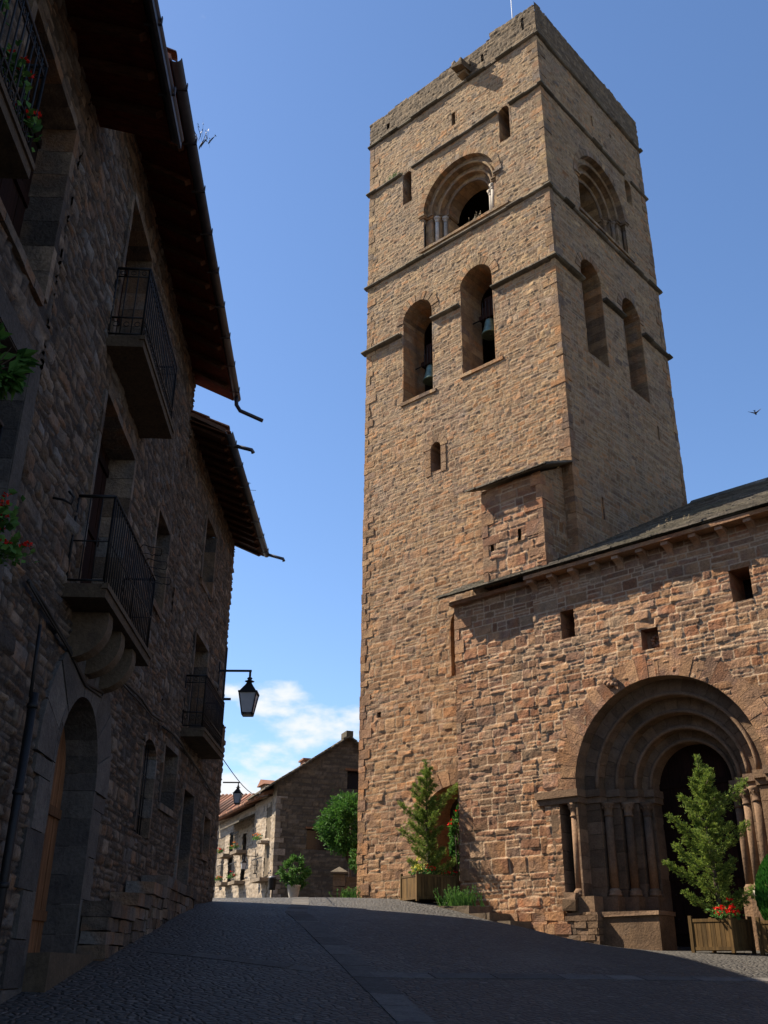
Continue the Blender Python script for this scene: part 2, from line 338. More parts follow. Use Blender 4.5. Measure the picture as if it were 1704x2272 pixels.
def stone_wall(name, mat, parent, u0,u1,z0,z1, res=.04, holes=(), y0=0., seed=1, hr=(.1,.22), wr=(.16,.42), xform=None, topf=None, thick=0, **kw):
    us=np.linspace(u0,u1,max(2,int((u1-u0)/res)+1)); zs=np.linspace(z0,z1,max(2,int((z1-z0)/res)+1))
    for h in holes:
        b=h['b']
        for v in b[:2]:
            if v is not None and u0<v<u1: us[np.argmin(abs(us-v))]=v
        for v in b[2:]:
            if v is not None and z0<v<z1: zs[np.argmin(abs(zs-v))]=v
    U,Z=np.meshgrid(us,zs,indexing='ij')
    ht,a,b_,mk=masonry(U,Z,seed,hr,wr,**kw)
    nu,nz_=U.shape
    # rough arris: pull the side edges in and out a little, stone by stone
    X=U.copy()
    for col,sg in ((0,-1),(nu-1,1)):
        X[col]+=sg*(ht[col]*.6)
    Y=y0-ht
    P=np.stack([X,Y,Z],-1).reshape(-1,3)
    if xform is not None: P=xform(P)
    idx=np.arange(nu*nz_).reshape(nu,nz_)
    q=np.stack([idx[:-1,:-1],idx[1:,:-1],idx[1:,1:],idx[:-1,1:]],-1)
    cu=(U[:-1,:-1]+U[1:,1:])/2; cz=(Z[:-1,:-1]+Z[1:,1:])/2
    keep=np.ones(cu.shape,bool)
    for h in holes: keep&=~h['f'](cu,cz)
    if topf is not None: keep&=cz<topf(cu)
    q=q[keep]
    used=np.unique(q); rm=np.full(nu*nz_,-1); rm[used]=np.arange(len(used)); q=rm[q]; P=P[used]
    C=np.stack([a.ravel()[used],b_.ravel()[used],mk.ravel()[used],np.ones(len(used))],-1).astype(np.float32)
    me=bpy.data.meshes.new(name); me.vertices.add(len(P)); me.vertices.foreach_set('co',P.astype(np.float32).ravel())
    me.loops.add(len(q)*4); me.loops.foreach_set('vertex_index',q.ravel().astype(np.int32))
    me.polygons.add(len(q)); me.polygons.foreach_set('loop_start',(np.arange(len(q))*4).astype(np.int32)); me.polygons.foreach_set('loop_total',np.full(len(q),4,np.int32))
    me.update(calc_edges=True)
    at=me.color_attributes.new('stone','FLOAT_COLOR','POINT'); at.data.foreach_set('color',C.ravel())
    me.polygons.foreach_set('use_smooth',np.ones(len(q),bool)); me.materials.append(mat); me.validate()
    o=link(bpy.data.objects.new(name,me)); o.parent=parent
    return o
def right_x(P):   # wall laid out along +Y at X = 0, facing +X   (u, y, z) -> (-y, u, z)
    return np.stack([-P[:,1],P[:,0],P[:,2]],-1)

def reveal(mb, prof, y0, y1, th=.05, step=.28, closed=False):
    """thick lining along an opening outline prof [(u,z)...], from y0 to y1; th grows outwards (to the left of the walk)"""
    for (a,b),(c,d) in zip(prof[:-1],prof[1:]):
        L=math.hypot(c-a,d-b)
        if L<1e-4: continue
        n=max(1,int(L/step)); du,dz=(c-a)/L,(d-b)/L; nx,nz2=-dz*th,du*th
        for i in range(n):
            p=(a+du*L*i/n,b+dz*L*i/n); q=(a+du*L*(i+1)/n-du*.006,b+dz*L*(i+1)/n-dz*.006)
            j=(mb.rng.random()-.5)*.008
            V=[(p[0],y0+j,p[1]),(q[0],y0+j,q[1]),(q[0]+nx,y0+j,q[1]+nz2),(p[0]+nx,y0+j,p[1]+nz2)]
            V+=[(x,y1,z) for x,_,z in V]
            mb.add(V,[(3,2,1,0),(4,5,6,7),(0,1,5,4),(1,2,6,5),(2,3,7,6),(3,0,4,7)])
def arch_prof(uc,r,z0,zs,n=14,r2=None):
    ry=r2 or r
    return [(uc-r,z0),(uc-r,zs)]+[(uc-r*math.cos(math.pi*i/n),zs+ry*math.sin(math.pi*i/n)) for i in range(1,n)]+[(uc+r,zs),(uc+r,z0)]
def rect_prof(u0,u1,z0,z1): return [(u0,z0),(u0,z1),(u1,z1),(u1,z0)]

# column shaft with base and capital
def shaft(mb, u, y, z0, z1, r=.085, cap=.22, base=.16, n=12):
    mb.lathe((u,y,z0),[(r*1.55,0),(r*1.6,.05),(r*1.35,.07),(r*1.5,.10),(r*1.12,.14),(r*1.05,base)],n)
    mb.lathe((u,y,0),[(r,z0+base),(r*.97,(z0+z1)/2),(r*.93,z1-cap)],n)
    mb.lathe((u,y,z1-cap),[(r*1.12,0),(r*1.15,.03),(r*.98,.045),(r*1.05,cap*.45),(r*1.5,cap*.8),(r*1.75,cap)],n)
    for k in range(8):      # carved knobs of the capital
        a=k*math.pi/4; c=(u+math.cos(a)*r*1.3,y+math.sin(a)*r*1.3,z1-cap*.35)
        mb.lathe((c[0],c[1],c[2]-.03),[(.008,0),(.022,.02),(.018,.045),(.004,.06)],6)

def stepped_portal(jm, rolls, imp, shafts, uc, zs, z0, radii, depths, jamb_gap=.33, ring_n=22, imp_h=.17, base_h=.0, sr_=.085, outer=True, capz=.2, seed=0, shaft_sides=(-1,1), jbase=(.45,.3)):
    """nested orders: radii[k] is the soffit radius that starts at depths[k] and ends at depths[k+1]"""
    K=len(radii)
    for k in range(1,K):
        r0,r1=radii[k],radii[k-1]+.06
        jm.arch(uc,zs,r0,r1,depths[k],depths[k]+.6,max(9,int(ring_n*r0/radii[0])),gap=.008,base=jbase)
        for sg in (-1,1):
            z=z0
            while z<zs-imp_h-.02:
                h=min(jm.rng.uniform(.24,.42),zs-imp_h-z)
                a,b=uc+sg*r0,uc+sg*(r1+.02); 
                jm.box(min(a,b),max(a,b),depths[k]+jm.rng.uniform(0,.006),depths[k]+.6,z,z+h-.008,(jbase[0]+(jm.rng.random()-.5)*jbase[1],jm.rng.random(),1,1)); z+=h
        # roll moulding on the arris of each order
        rr=.05
        pts=[(uc-(r0+rr*.7)*math.cos(math.pi*i/28),depths[k]-.005+rr*.2,zs+(r0+rr*.7)*math.sin(math.pi*i/28)) for i in range(29)]
        rolls.tube(pts,rr,8)
    for k in range(K):
        for sg in (-1,1):
            # stepped impost moulding, one block per order
            a=uc+sg*(radii[k]-.05); b=uc+sg*((radii[k-1] if k else radii[0]+jamb_gap)+ (.0 if k else .75)*outer)
            y=depths[k]-.08
            prof_y0=y; lo,hi=min(a,b),max(a,b)
            imp.box(lo,hi,y+.05,depths[k]+.45,zs-imp_h,zs-imp_h*.55); imp.box(lo-.02,hi+.02,y,depths[k]+.46,zs-imp_h*.55+.001,zs-.004)
            if k<K-1 and sg in shaft_sides:
                shaft(shafts,uc+sg*(radii[k]-.13 if k else radii[0]+.16),depths[k]+.13,z0+base_h,zs-imp_h-.002,sr_,cap=capz)

# ------------------------------------------------------------------ terrain
PTS=np.array([(-3.2,5,.62),(0,5,.5),(5,5,.35),(0,0,0),(-3,0,.05),(4,-3,-.3),(-3.1,12,1.55),(-2,12,1.5),(0,12,1.35),(7,12,1.12),(12,12,1.1),(-3.3,20.5,2.66),(-1.5,22.3,2.77),(0,19.6,2.52),(2.35,19.2,2.33),(3.8,18.9,1.98),(7,17,1.68),
 (6.2,19.4,1.87),(4.45,22.9,2.06),(3.0,24.0,2.52),(1.9,25.1,2.90),(-.7,29.3,3.33),(.9,25.9,3.08),(-3.4,26,3.12),(-3.9,33,3.40),(0,35,3.45),(7.6,20.3,1.92),(11,17,1.6),(14,22,2.0),(8,30,3.0),(-9,25,3.0),(-9,10,1.3),(-5,45,3.45),(5,45,3.4)],float)
def _tps():
    n=len(PTS); X=PTS[:,:2]; d=np.linalg.norm(X[:,None]-X[None],axis=-1); K=d**2*np.log(d+1e-9)+np.eye(n)*.3
    P=np.concatenate([np.ones((n,1)),X],1); A=np.block([[K,P],[P.T,np.zeros((3,3))]]); return np.linalg.solve(A,np.concatenate([PTS[:,2],np.zeros(3)]))
TW=_tps()
def gz(x,y):
    x=np.atleast_1d(np.asarray(x,float)); y=np.atleast_1d(np.asarray(y,float)); xc=np.clip(x,-12,15); yc=np.clip(y,-4,46)
    d=np.hypot(xc[...,None]-PTS[:,0],yc[...,None]-PTS[:,1]); z=(d**2*np.log(d+1e-9))@TW[:len(PTS)]+TW[-3]+TW[-2]*xc+TW[-1]*yc
    return z
def g1(x,y): return float(gz(x,y)[0])
def grid_mesh(name, X, Y, Z, mat, kind=None, parent=None):
    nu,nv=X.shape; P=np.stack([X,Y,Z],-1).reshape(-1,3); idx=np.arange(nu*nv).reshape(nu,nv)
    q=np.stack([idx[:-1,:-1],idx[1:,:-1],idx[1:,1:],idx[:-1,1:]],-1).reshape(-1,4)
    me=bpy.data.meshes.new(name); me.from_pydata(P.tolist(),[],q.tolist()); me.polygons.foreach_set('use_smooth',[True]*len(q)); me.materials.append(mat)
    o=link(bpy.data.objects.new(name,me))
    if kind: o['kind']=kind
    return o
def cobble_mat():
    m,t,b=new_mat('cobbles'); tc=N(t,'ShaderNodeTexCoord').outputs['Object']
    w=noise(t,tc,1.3,3); v=N(t,'ShaderNodeTexVoronoi',feature='F1'); v.inputs['Scale'].default_value=10.5
    ve=N(t,'ShaderNodeTexVoronoi',feature='DISTANCE_TO_EDGE'); ve.inputs['Scale'].default_value=10.5
    for n in (v,ve): t.links.new(tc,n.inputs['Vector'])
    sp_=N(t,'ShaderNodeSeparateColor'); t.links.new(v.outputs['Color'],sp_.inputs[0])
    c=ramp(t,sp_.outputs[0],[(0,(.036,.032,.029)),(.5,(.064,.057,.050)),(.8,(.052,.047,.042)),(1,(.105,.093,.08))])
    e=mrange(t,ve.outputs['Distance'],.02,.11,0,1)
    c=mixc(t,e,(.034,.03,.026),c); c=mixc(t,mrange(t,w,.42,.66,0,.75),c,(.06,.053,.045)); c=mixc(t,mrange(t,noise(t,tc,.35,5,.65),.5,.68,0,.6),c,(.10,.09,.076))
    t.links.new(c,b.inputs['Base Color']); b.inputs['Roughness'].default_value=.7; b.inputs['Specular IOR Level'].default_value=.35
    bp=N(t,'ShaderNodeBump'); bp.inputs['Strength'].default_value=1; bp.inputs['Distance'].default_value=.032
    e2=mrange(t,ve.outputs['Distance'],0,.25,0,1); a=N(t,'ShaderNodeMath',operation='ADD'); t.links.new(e2,a.inputs[0]); nn=noise(t,tc,40,3)
    mm=N(t,'ShaderNodeMath',operation='MULTIPLY'); mm.inputs[1].default_value=.3; t.links.new(nn,mm.inputs[0]); t.links.new(mm.outputs[0],a.inputs[1])
    t.links.new(a.outputs[0],bp.inputs['Height']); t.links.new(bp.outputs[0],b.inputs['Normal'])
    return m
M['cobble']=cobble_mat()
M['flag']=stone_mat('paving_flags',[(.095,.086,.078),(.112,.102,.093),(.103,.094,.086)],(.1,.09,.09),bump=.5)
gx=np.concatenate([[-300,-120,-50,-25],np.arange(-16,20.01,.2),[28,50,120,300]]); gy=np.concatenate([[-200,-60,-20],np.arange(-8,50.01,.2),[60,90,150,300,600]])
GX,GY=np.meshgrid(gx,gy,indexing='ij')
GZ=gz(GX,GY)+.0*GX
grid_mesh('ground',GX,GY,GZ,M['cobble'],'structure')
def strip(name,pts,w,seed,mat=None):
    # a band of flagstones laid over the cobbles
    mb=MB(seed); pts=[Vector(p) for p in pts]; rg=mb.rng
    for a,b in zip(pts[:-1],pts[1:]):
        L=(b-a).length; t=(b-a)/L; nrm=Vector((-t.y,t.x)); s_=0
        while s_<L-.05:
            l=min(rg.uniform(.45,.95),L-s_); n=max(2,int(l/.15)); V=[];F=[]
            dz=rg.uniform(0.002,.006)
            for i in range(n+1):
                for j in range(4):
                    p=a+t*(s_+.012+(l-.024)*i/n)+nrm*(w*(j/3-.5)); V.append((p.x,p.y,g1(p.x,p.y)+.004+dz))
            for i in range(n):
                for j in range(3): F.append((i*4+j,(i+1)*4+j,(i+1)*4+j+1,i*4+j+1))
            rim=[i*4 for i in range(n+1)]+[n*4+1,n*4+2]+[i*4+3 for i in range(n,-1,-1)]+[2,1]
            b0=len(V)
            for k in rim: V.append((V[k][0],V[k][1],V[k][2]-.09))
            for k in range(len(rim)): F.append((rim[k],b0+k,b0+(k+1)%len(rim),rim[(k+1)%len(rim)]))
            mb.add(V,F); s_+=l
    o=mb.build(name,mat or M['flag']); o['kind']='structure'; return o
strip('flagstone_path',[(1.0,6.0),(.35,10.43),(.07,11.86),(-.3,13.4),(-.78,15.35),(-1.2,17.2),(-1.51,18.7),(-1.75,22.8),(-2.2,29)],.38,3)
strip('paving',[(-2.9,13.5),(-.75,12.9)],.3,4); strip('paving',[(-.1,12.9),(5.4,14.6)],.3,5)


# ================================================================== BELL TOWER
tw=empty('bell_tower',TOWER_F,'tall square stone bell tower with arched belfry openings, ledges and a crumbling top','bell tower')
rg=random.Random(5)
TK=dict(hr=(.08,.19),wr=(.13,.46),warp=.035,joint=.014,relief=.016,tilt=.09,rough=.011,zs=lambda z: float(np.interp(z,[4,9,14,32],[1.35,1.25,.95,.80])))
bigL=archf(-3.65,1.62,24.9,26.5); bigR=archf(3.65,1.62,24.95,26.6)
bellsL=[archf(-5.6,.66,18.88,22.15),archf(-3.05,.66,18.92,22.3)]; bellsR=[archf(2.2,.64,18.95,22.2),archf(4.85,.64,18.85,22.15)]
slitsL=[archf(-1.55,.23,27.65,29.0),archf(-6.05,.22,27.55,28.88)]; slitR=archf(5.9,.24,27.85,28.8)
low=archf(-4.87,.21,15.83,16.66); door_low=archf(-4.4,1.0,2.4,5.5,.6)
small=[rectf(-3.86,-3.69,29.93,30.55),rectf(-7.3,-7.14,8.33,8.5),rectf(-2.38,-2.27,10.2,10.4)]
niche=archf(-3.95,.5,9.1,10.6)
crt=lambda lo,hi,seed,b: (lambda U: b+np.where((U>lo)&(U<hi),.27,0)+.07*(vnoise(U*2.2,U*0,seed,3)-.5)+.05*np.round(2*(vnoise(U*1.1,U*0+3,seed+1)-.5)))
stone_wall('wall',M['tower'],tw,-8,0,2.4,31.62,.03,[bigL,*bellsL,*slitsL,low,door_low,*small,niche],seed=11,**TK)
stone_wall('parapet',M['parapet'],tw,-8.03,.03,31.66,33.6,.045,[rectf(-.56,-.45,32.25,32.85),rectf(-2.38,-2.26,32.05,32.45),rectf(-7.1,-6.95,32.0,32.3)],y0=-.03,seed=21,topf=crt(-1.95,.1,3,32.92),hr=(.09,.2),wr=(.13,.4),warp=.04,relief=.022,tilt=.11,rough=.012)
stone_wall('wall',M['tower'],tw,0,7.35,9.5,31.62,.034,[bigR,*bellsR,slitR,rectf(3.5,3.6,30.0,30.5),rectf(4.88,5.0,30.5,30.7),rectf(5.8,5.88,17.6,18.15),rectf(1.5,1.6,13.2,13.9)],seed=31,xform=right_x,**TK)
stone_wall('parapet',M['parapet'],tw,-.03,7.4,31.66,33.7,.045,seed=41,topf=crt(-1,9,5,33.02),xform=lambda P: right_x(P)+np.array([.03,0,0]),hr=(.09,.2),wr=(.13,.4),warp=.04,relief=.022,tilt=.11,rough=.012)
stone_wall('wall',M['tower'],tw,-7.35,0,2.4,32.9,.12,seed=51,xform=lambda P: np.stack([P[:,1]-8,-P[:,0],P[:,2]],-1),**TK)
stone_wall('wall',M['tower'],tw,-8,0,2.4,32.9,.12,seed=61,xform=lambda P: np.stack([P[:,0],7.35-P[:,1],P[:,2]],-1),**TK)
# parapet tops and inner faces, floors
f=MB(1)
f.box(-7.9,-.1,.05,.45,32.3,32.8); f.box(-1.9,-.1,.04,.5,32.6,33.12); f.box(-.5,-.04,.5,7.2,32.3,32.93); f.box(-7.9,-7.5,.4,7.2,32.2,32.7); f.box(-7.9,-.5,6.9,7.2,32.2,32.75)
f.box(-7.9,-.1,.3,7.25,32.0,32.2)
f.build('parapet',M['parapet'],tw)
f=MB(2)
f.box(-7.9,-.05,.05,7.3,18.55,18.84); f.box(-7.9,-.05,.05,7.3,24.62,24.86); f.box(-7.9,-.05,.05,7.3,29.6,29.8)
f.box(-7.2,-7.0,1.1,6.3,18.85,24.6); f.box(-7.0,-.9,6.3,6.5,18.85,24.6); f.box(-7.2,-7.0,1.1,6.3,24.9,29.5); f.box(-7.0,-.9,6.3,6.5,24.9,29.5)
f.build('belfry_floor',M['hollow'],tw)  # floors and inner walls added to keep the openings dark
# linings of the openings
f=MB(3)
for uc,r,z0,zs in ((-5.6,.66,18.88,22.15),(-3.05,.66,18.92,22.3)): reveal(f,arch_prof(uc,r-.01,z0,zs),.0,1.15)
for uc,r,z0,zs in ((-1.55,.23,27.65,29.0),(-6.05,.22,27.55,28.88),(-4.87,.21,15.83,16.66)): reveal(f,arch_prof(uc,r-.008,z0,zs,8),.0,.7)
reveal(f,arch_prof(-3.95,.49,9.1,10.6),0,.3); reveal(f,arch_prof(-4.4,.99,2.4,5.5,14,.6),0,1.0)
for a in ((-3.86,-3.69,29.93,30.55),(-7.3,-7.14,8.33,8.5),(-2.38,-2.27,10.2,10.4)): reveal(f,rect_prof(*a),0,.4)
for uc,z0 in ((-5.6,18.88),(-3.05,18.92)):     # worn pale sills
    u=uc-.75
    while u<uc+.7: w=rg.uniform(.25,.5); f.box(u,u+w-.01,-.05,1.1,z0-.12,z0+rg.uniform(-.01,.01)); u+=w
f.build('opening_lining',M['tower'],tw)
f=MB(4)
for uc,r,z0,zs in ((2.2,.64,18.95,22.2),(4.85,.64,18.85,22.15)): reveal(f,arch_prof(uc,r-.01,z0,zs),0,1.15)
reveal(f,arch_prof(5.9,.23,27.85,28.8,8),0,.7)
for a in ((3.5,3.6,30.0,30.5),(4.88,5.0,30.5,30.7),(5.8,5.88,17.6,18.15),(1.5,1.6,13.2,13.9)): reveal(f,rect_prof(*a),0,.4)
f.xf(Matrix(((0,-1,0,0),(1,0,0,0),(0,0,1,0),(0,0,0,1)))); f.build('opening_lining',M['tower'],tw)
# near-black backs in the openings, standing in for the shade inside
f=MB(5)
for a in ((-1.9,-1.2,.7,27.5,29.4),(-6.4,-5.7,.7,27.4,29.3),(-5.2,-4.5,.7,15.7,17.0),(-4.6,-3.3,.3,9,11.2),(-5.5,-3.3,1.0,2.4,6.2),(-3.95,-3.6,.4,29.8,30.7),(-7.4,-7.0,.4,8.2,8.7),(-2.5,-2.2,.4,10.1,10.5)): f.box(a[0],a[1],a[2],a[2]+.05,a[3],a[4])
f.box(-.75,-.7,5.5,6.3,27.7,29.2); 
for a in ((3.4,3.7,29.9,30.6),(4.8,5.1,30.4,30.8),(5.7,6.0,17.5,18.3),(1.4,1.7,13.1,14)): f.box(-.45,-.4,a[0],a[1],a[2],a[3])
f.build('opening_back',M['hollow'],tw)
# arch rings of the smaller openings
def rings(xf=None):
    f=MB(6)
    data=((-5.6,.66,22.15,13,.34),(-3.05,.66,22.3,13,.34)) if xf is None else ((2.2,.64,22.2,13,.32),(4.85,.64,22.15,13,.32))
    for uc,r,zs,n,w in data: f.arch(uc,zs,r-.012,r+w-.08,-.016,.2,n+4,gap=.014,outj=.05,jit=.01)
    if xf is None:
        f.arch(-4.87,16.66,.2,.42,-.02,.2,5,gap=.012,outj=.12,base=(.6,.4))
        for sg in (-1,1):
            for k in range(3): f.box(-4.87+sg*.31-.1,-4.87+sg*.31+.1,-.03,.2,15.72+k*.31,16.01+k*.31,(.25,.4,1,1))
        f.arch(-4.4,5.5,1.0,1.45,-.025,.2,13,gap=.02,outj=.05,a0=R(25),a1=R(155),base=(.6,.6)) if False else None
    if xf is not None: f.xf(xf)
    f.build('arch_ring',M['tower'],tw)
RX=Matrix(((0,-1,0,0),(1,0,0,0),(0,0,1,0),(0,0,0,1)))
rings(); rings(RX)
# flattened arch over the low doorway
f=MB(7)
for i in range(11):
    a0=math.pi*i/11; a1=math.pi*(i+1)/11
    P=[(-4.4+(rr)*math.cos(a),5.5+(rr-.4)*math.sin(a)) for rr,a in ((.99,a0+.012),(1.42,a0+.012),(1.42,a1-.012),(.99,a1-.012))]
    f.prism(P,-.026,.2)
f.build('arch_ring',M['tower'],tw)
# the big nested arches with shafts
for xf,uc,z0,zs in ((None,-3.65,24.9,26.5),(RX,3.65,24.95,26.6)):
    j,rl,im,sh=MB(8),MB(9),MB(10),MB(12)
    j.arch(uc,zs,1.61,1.84,-.02,.3,29,gap=.01,outj=.04)
    stepped_portal(j,rl,im,sh,uc,zs,z0,(1.61,1.38,1.15,.92),(0,.2,.4,.6),jamb_gap=.2,ring_n=22,imp_h=.14,sr_=.075,outer=False,capz=.2)
    reveal(j,arch_prof(uc,.93,z0,zs),.58,.85)
    u=uc-1.75
    while u<uc+1.7: w=rg.uniform(.25,.55); j.box(u,u+w-.01,-.06,.9,z0-.1,z0+rg.uniform(0,.02)); u+=w
    for b,n_,mt in ((j,'arch_ring','tower'),(rl,'roll_moulding','tower'),(im,'impost','tower'),(sh,'column','pale' if xf is None else 'tower')):
        if xf is not None: b.xf(xf)
        b.build(n_,M[mt],tw)
# string courses: thin rough ledges in separate slabs
def ledge(f,u0,u1,z,out=.13,th=.085,y=0,xr=False,wob=.012):
    u=u0
    while u<u1-.02:
        w=min(rg.uniform(.4,.95),u1-u); o=out+rg.uniform(-.035,.03); dz=rg.uniform(-wob,wob)
        prof=[(y-o,z+dz+th*.45),(y-o+.01,z+dz+th),(y+.06,z+dz+th*1.15),(y+.06,z+dz-.02),(y-o*.6,z+dz+.005)]
        a,b=(u,u+w-.004)
        if xr: f.add([( -p[0],q,p[1]) for q in (a,b) for p in prof],[tuple(range(5)),tuple(range(9,4,-1))]+[(i,i+5,(i+1)%5+5,(i+1)%5) for i in range(5)])
        else: f.prism(prof,a,b,'x')
        u+=w
segL=[(31.6,[(-8.1,-1.95),(-1.7,.13)]),(29.08,[(-8.1,-6.32),(-5.8,-1.82),(-1.28,.13)]),(24.54,[(-8.12,.14)]),(21.62,[(-8.14,-6.3),(-4.93,-3.74),(-2.38,.14)])]
segR=[(31.6,[(0,7.47)]),(29.08,[(0,5.64),(6.16,7.47)]),(24.54,[(0,7.49)]),(21.62,[(0,1.54),(2.86,4.19),(5.51,7.5)])]
for z,sg in segL:
    f=MB(int(z)); [ledge(f,a,b,z,out=.16 if z<22 else .12) for a,b in sg]; f.build('string_course',M['slate'],tw)
for z,sg in segR:
    f=MB(int(z)+50); [ledge(f,a,b,z,out=.16 if z<22 else .12,xr=True) for a,b in sg]; f.build('string_course',M['slate'],tw)
# corner stones
def quoins(f,x,y,z0,z1,sx,sy,h=(.18,.34),l=(.22,.5),proud=.012):
    z=z0; k=0
    while z<z1:
        hh=min(rg.uniform(*h),z1-z); L=rg.uniform(*l); s_=rg.uniform(.12,.24)
        a,b=(L,s_) if k%2 else (s_,L); p=proud+rg.uniform(-.008,.01)
        xs=sorted((x+sx*p,x-sx*a)); ys=sorted((y+sy*p,y-sy*b))
        c=.02; px=[(xs[0],ys[0]),(xs[1],ys[0]),(xs[1],ys[1]),(xs[0],ys[1])]
        f.box(xs[0],xs[1],ys[0],ys[1],z+.006,z+hh-.006,j=.006); z+=hh; k+=1
f=MB(14); quoins(f,0,0,9,31.6,1,-1); quoins(f,-8,0,2.5,31.6,-1,-1); quoins(f,0,7.35,14,31.6,1,1); f.build('corner_stones',M['tower'],tw)
# weathered spout on the parapet
f=MB(15)
for a in ((-3.36,-2.86,-.62,.2,31.95,32.12),(-3.33,-3.2,-.6,.1,32.12,32.3),(-3.02,-2.88,-.58,.1,32.12,32.3),(-3.3,-2.92,-.3,.1,31.8,31.95),(-3.4,-2.84,-.12,.2,32.3,32.5)): f.box(*a,j=.035)
f.build('gargoyle',M['parapet'],tw)
f=MB(16); f.tube([(-1.3,.6,32.2),(-1.3,.6,36.6)],[.022,.01],6); f.build('lightning_rod',M['white'],tw)
# stair turret leaning on the front
st_=MB(17)
RK=dict(hr=(.14,.3),wr=(.25,.7),warp=.05,joint=.022,relief=.035,tilt=.1,rough=.016)
o=stone_wall('stair_turret',M['church'],tw,-2.32,-.33,10.9,13.82,.03,[rectf(-1.16,-1.05,11.97,12.32),rectf(-2.08,-1.97,11.93,12.2)],y0=-1.15,seed=71,**RK)
stone_wall('turret_side',M['tower'],o,0,1.15,10.9,14.35,.03,seed=72,xform=lambda P: right_x(P)+np.array([-.33,-1.15,0]),topf=lambda U:13.78+U*.52,**TK)
stone_wall('turret_side',M['church'],o,-1.15,0,10.9,14.35,.05,seed=73,xform=lambda P: np.stack([P[:,1]-2.32,-P[:,0]-1.15,P[:,2]],-1),topf=lambda U:13.78-U*.0,**TK)
f=MB(18); quoins(f,-.33,-1.15,11,13.75,1,-1,(.25,.45),(.3,.6)); quoins(f,-2.32,-1.15,11,13.75,-1,-1,(.25,.45),(.3,.6))
f.box(-1.25,-.95,-.9,-.85,11.85,12.4,(.0,0,0,1)); f.box(-2.2,-1.9,-.9,-.85,11.85,12.3,(0,0,0,1)); f.build('corner_stones',M['church'],o)
def slab_roof(f,u0,u1,ya,yb,z_at,row=.26,w=(.25,.65),th=.032,j=.02,lap=.12,ev=.05,uf=None):
    n=int(abs(yb-ya)/row); sgn=1 if yb>ya else -1
    for i in range(n+1):
        y=ya+sgn*row*i; u=u0+rg.uniform(-.15,.0) if uf is None else uf(y); u_e=u1
        while u<u_e-.03:
            ww=min(rg.uniform(*w),u_e-u); e=rg.uniform(-ev,ev*.4); t=th*rg.uniform(.7,1.5)
            y0,y1=y+sgn*e,y+sgn*(row+lap)
            if (y1-yb)*sgn>0: y1=yb
            if (y1-y0)*sgn<.03: u+=ww; continue
            zb=z_at(y0)+.035; zt=z_at(y1)+.005; q=lambda: rg.uniform(-j,j)*.5
            P=[(u+q(),y0+q(),zb),(u+ww-.008+q(),y0+q(),zb),(u+ww-.008,y1,zt),(u,y1,zt)]
            f.add(P+[(a,b,c+t) for a,b,c in P],[(0,3,2,1),(4,5,6,7),(0,1,5,4),(1,2,6,5),(2,3,7,6),(3,0,4,7)] if sgn>0 else [(0,1,2,3),(7,6,5,4),(4,5,1,0),(5,6,2,1),(6,7,3,2),(7,4,0,3)])
            u+=ww
f=MB(19); zr=lambda y:13.80+(y+1.4)*.45
f.prism([(-1.40,zr(-1.40)),(.0,zr(0)),(.0,zr(0)+.035),(-1.4,zr(-1.4)+.035)],-2.42,.04,'x')
slab_roof(f,-2.5,.06,-1.46,-.02,zr,row=.3,w=(.3,.7),th=.035); f.build('turret_roof',M['slate'],o)

# bells hang in the openings
def bell(name,u,y,z,r,lab):
    e=empty(name,TOWER_F@Matrix.Translation((u,y,z)),lab,'bell','bells hanging in the tower openings')
    f=MB(1); f.lathe((0,0,0),[(r*.8,0),(r,.0),(r*.97,.04),(r*.8,.16),(r*.66,.36),(r*.58,.5),(r*.5,.58),(r*.2,.63),(r*.1,.7)],22); f.build('bell_body',M['bronze'],e)
    f=MB(2); f.box(-.38,.38,-.09,.09,.7,.86); f.box(-.26,.26,-.08,.08,.86,1.15); f.box(-.15,.15,-.07,.07,1.15,1.5); f.build('headstock',M['door'],e)
    f=MB(3)
    for x in (-.2,-.07,.07,.2): f.tube([(x,-.1,.62),(x,-.1,1.35)],.014,6)
    f.tube([(-.7,0,.78),(.7,0,.78)],.025,6); f.build('strap',M['iron'],e)
    f=MB(4); f.tube([(0,0,.55),(0,0,.0)],.015,6); f.lathe((0,0,-.06),[(.01,0),(.045,.04),(.04,.08),(.01,.11)],8); f.build('clapper',M['iron'],e)
bell('bell',-5.52,.62,19.75,.30,'green bronze bell hanging in the left, smaller-looking arched opening of the lit tower face')
bell('bell',-2.98,.62,20.45,.31,'bronze bell hanging in the arched opening nearer the tower corner, on the lit face')
# dry weeds growing on the ledges
def weeds(name,Mx,n,h,lab,cat,mat,seed=0,spread=.2,group=None):
    f=MB(seed); r=f.rng
    for i in range(n):
        x,y=r.gauss(0,spread),r.gauss(0,spread*.4); hh=h*r.uniform(.4,1); dx,dy=r.gauss(0,.35)*hh,r.gauss(0,.35)*hh; w=.006+.012*r.random()
        f.add([(x-w,y,0),(x+w,y,0),(x+dx*.5+w*.7,y+dy*.5,hh*.6),(x+dx,y+dy,hh),(x+dx*.5-w*.7,y+dy*.5,hh*.6)],[(0,1,2,3,4)],(r.random(),r.random(),1,1))
        for k in range(3):
            t=r.uniform(.4,1); p=(x+dx*t*.9,y+dy*t*.9,hh*t); s_=.03*r.uniform(.5,1.3)
            f.add([p,(p[0]+s_,p[1]+r.uniform(-s_,s_),p[2]+s_*.5),(p[0]+s_*.2,p[1],p[2]+s_*1.2)],[(0,1,2)],(r.random(),r.random(),1,1))
    o=f.build(name,mat); o.matrix_world=Mx; tag(o,lab,cat,group); return o
M['dry']=leaf_mat('dry_weeds',(.12,.09,.05),(.22,.17,.10),.2)
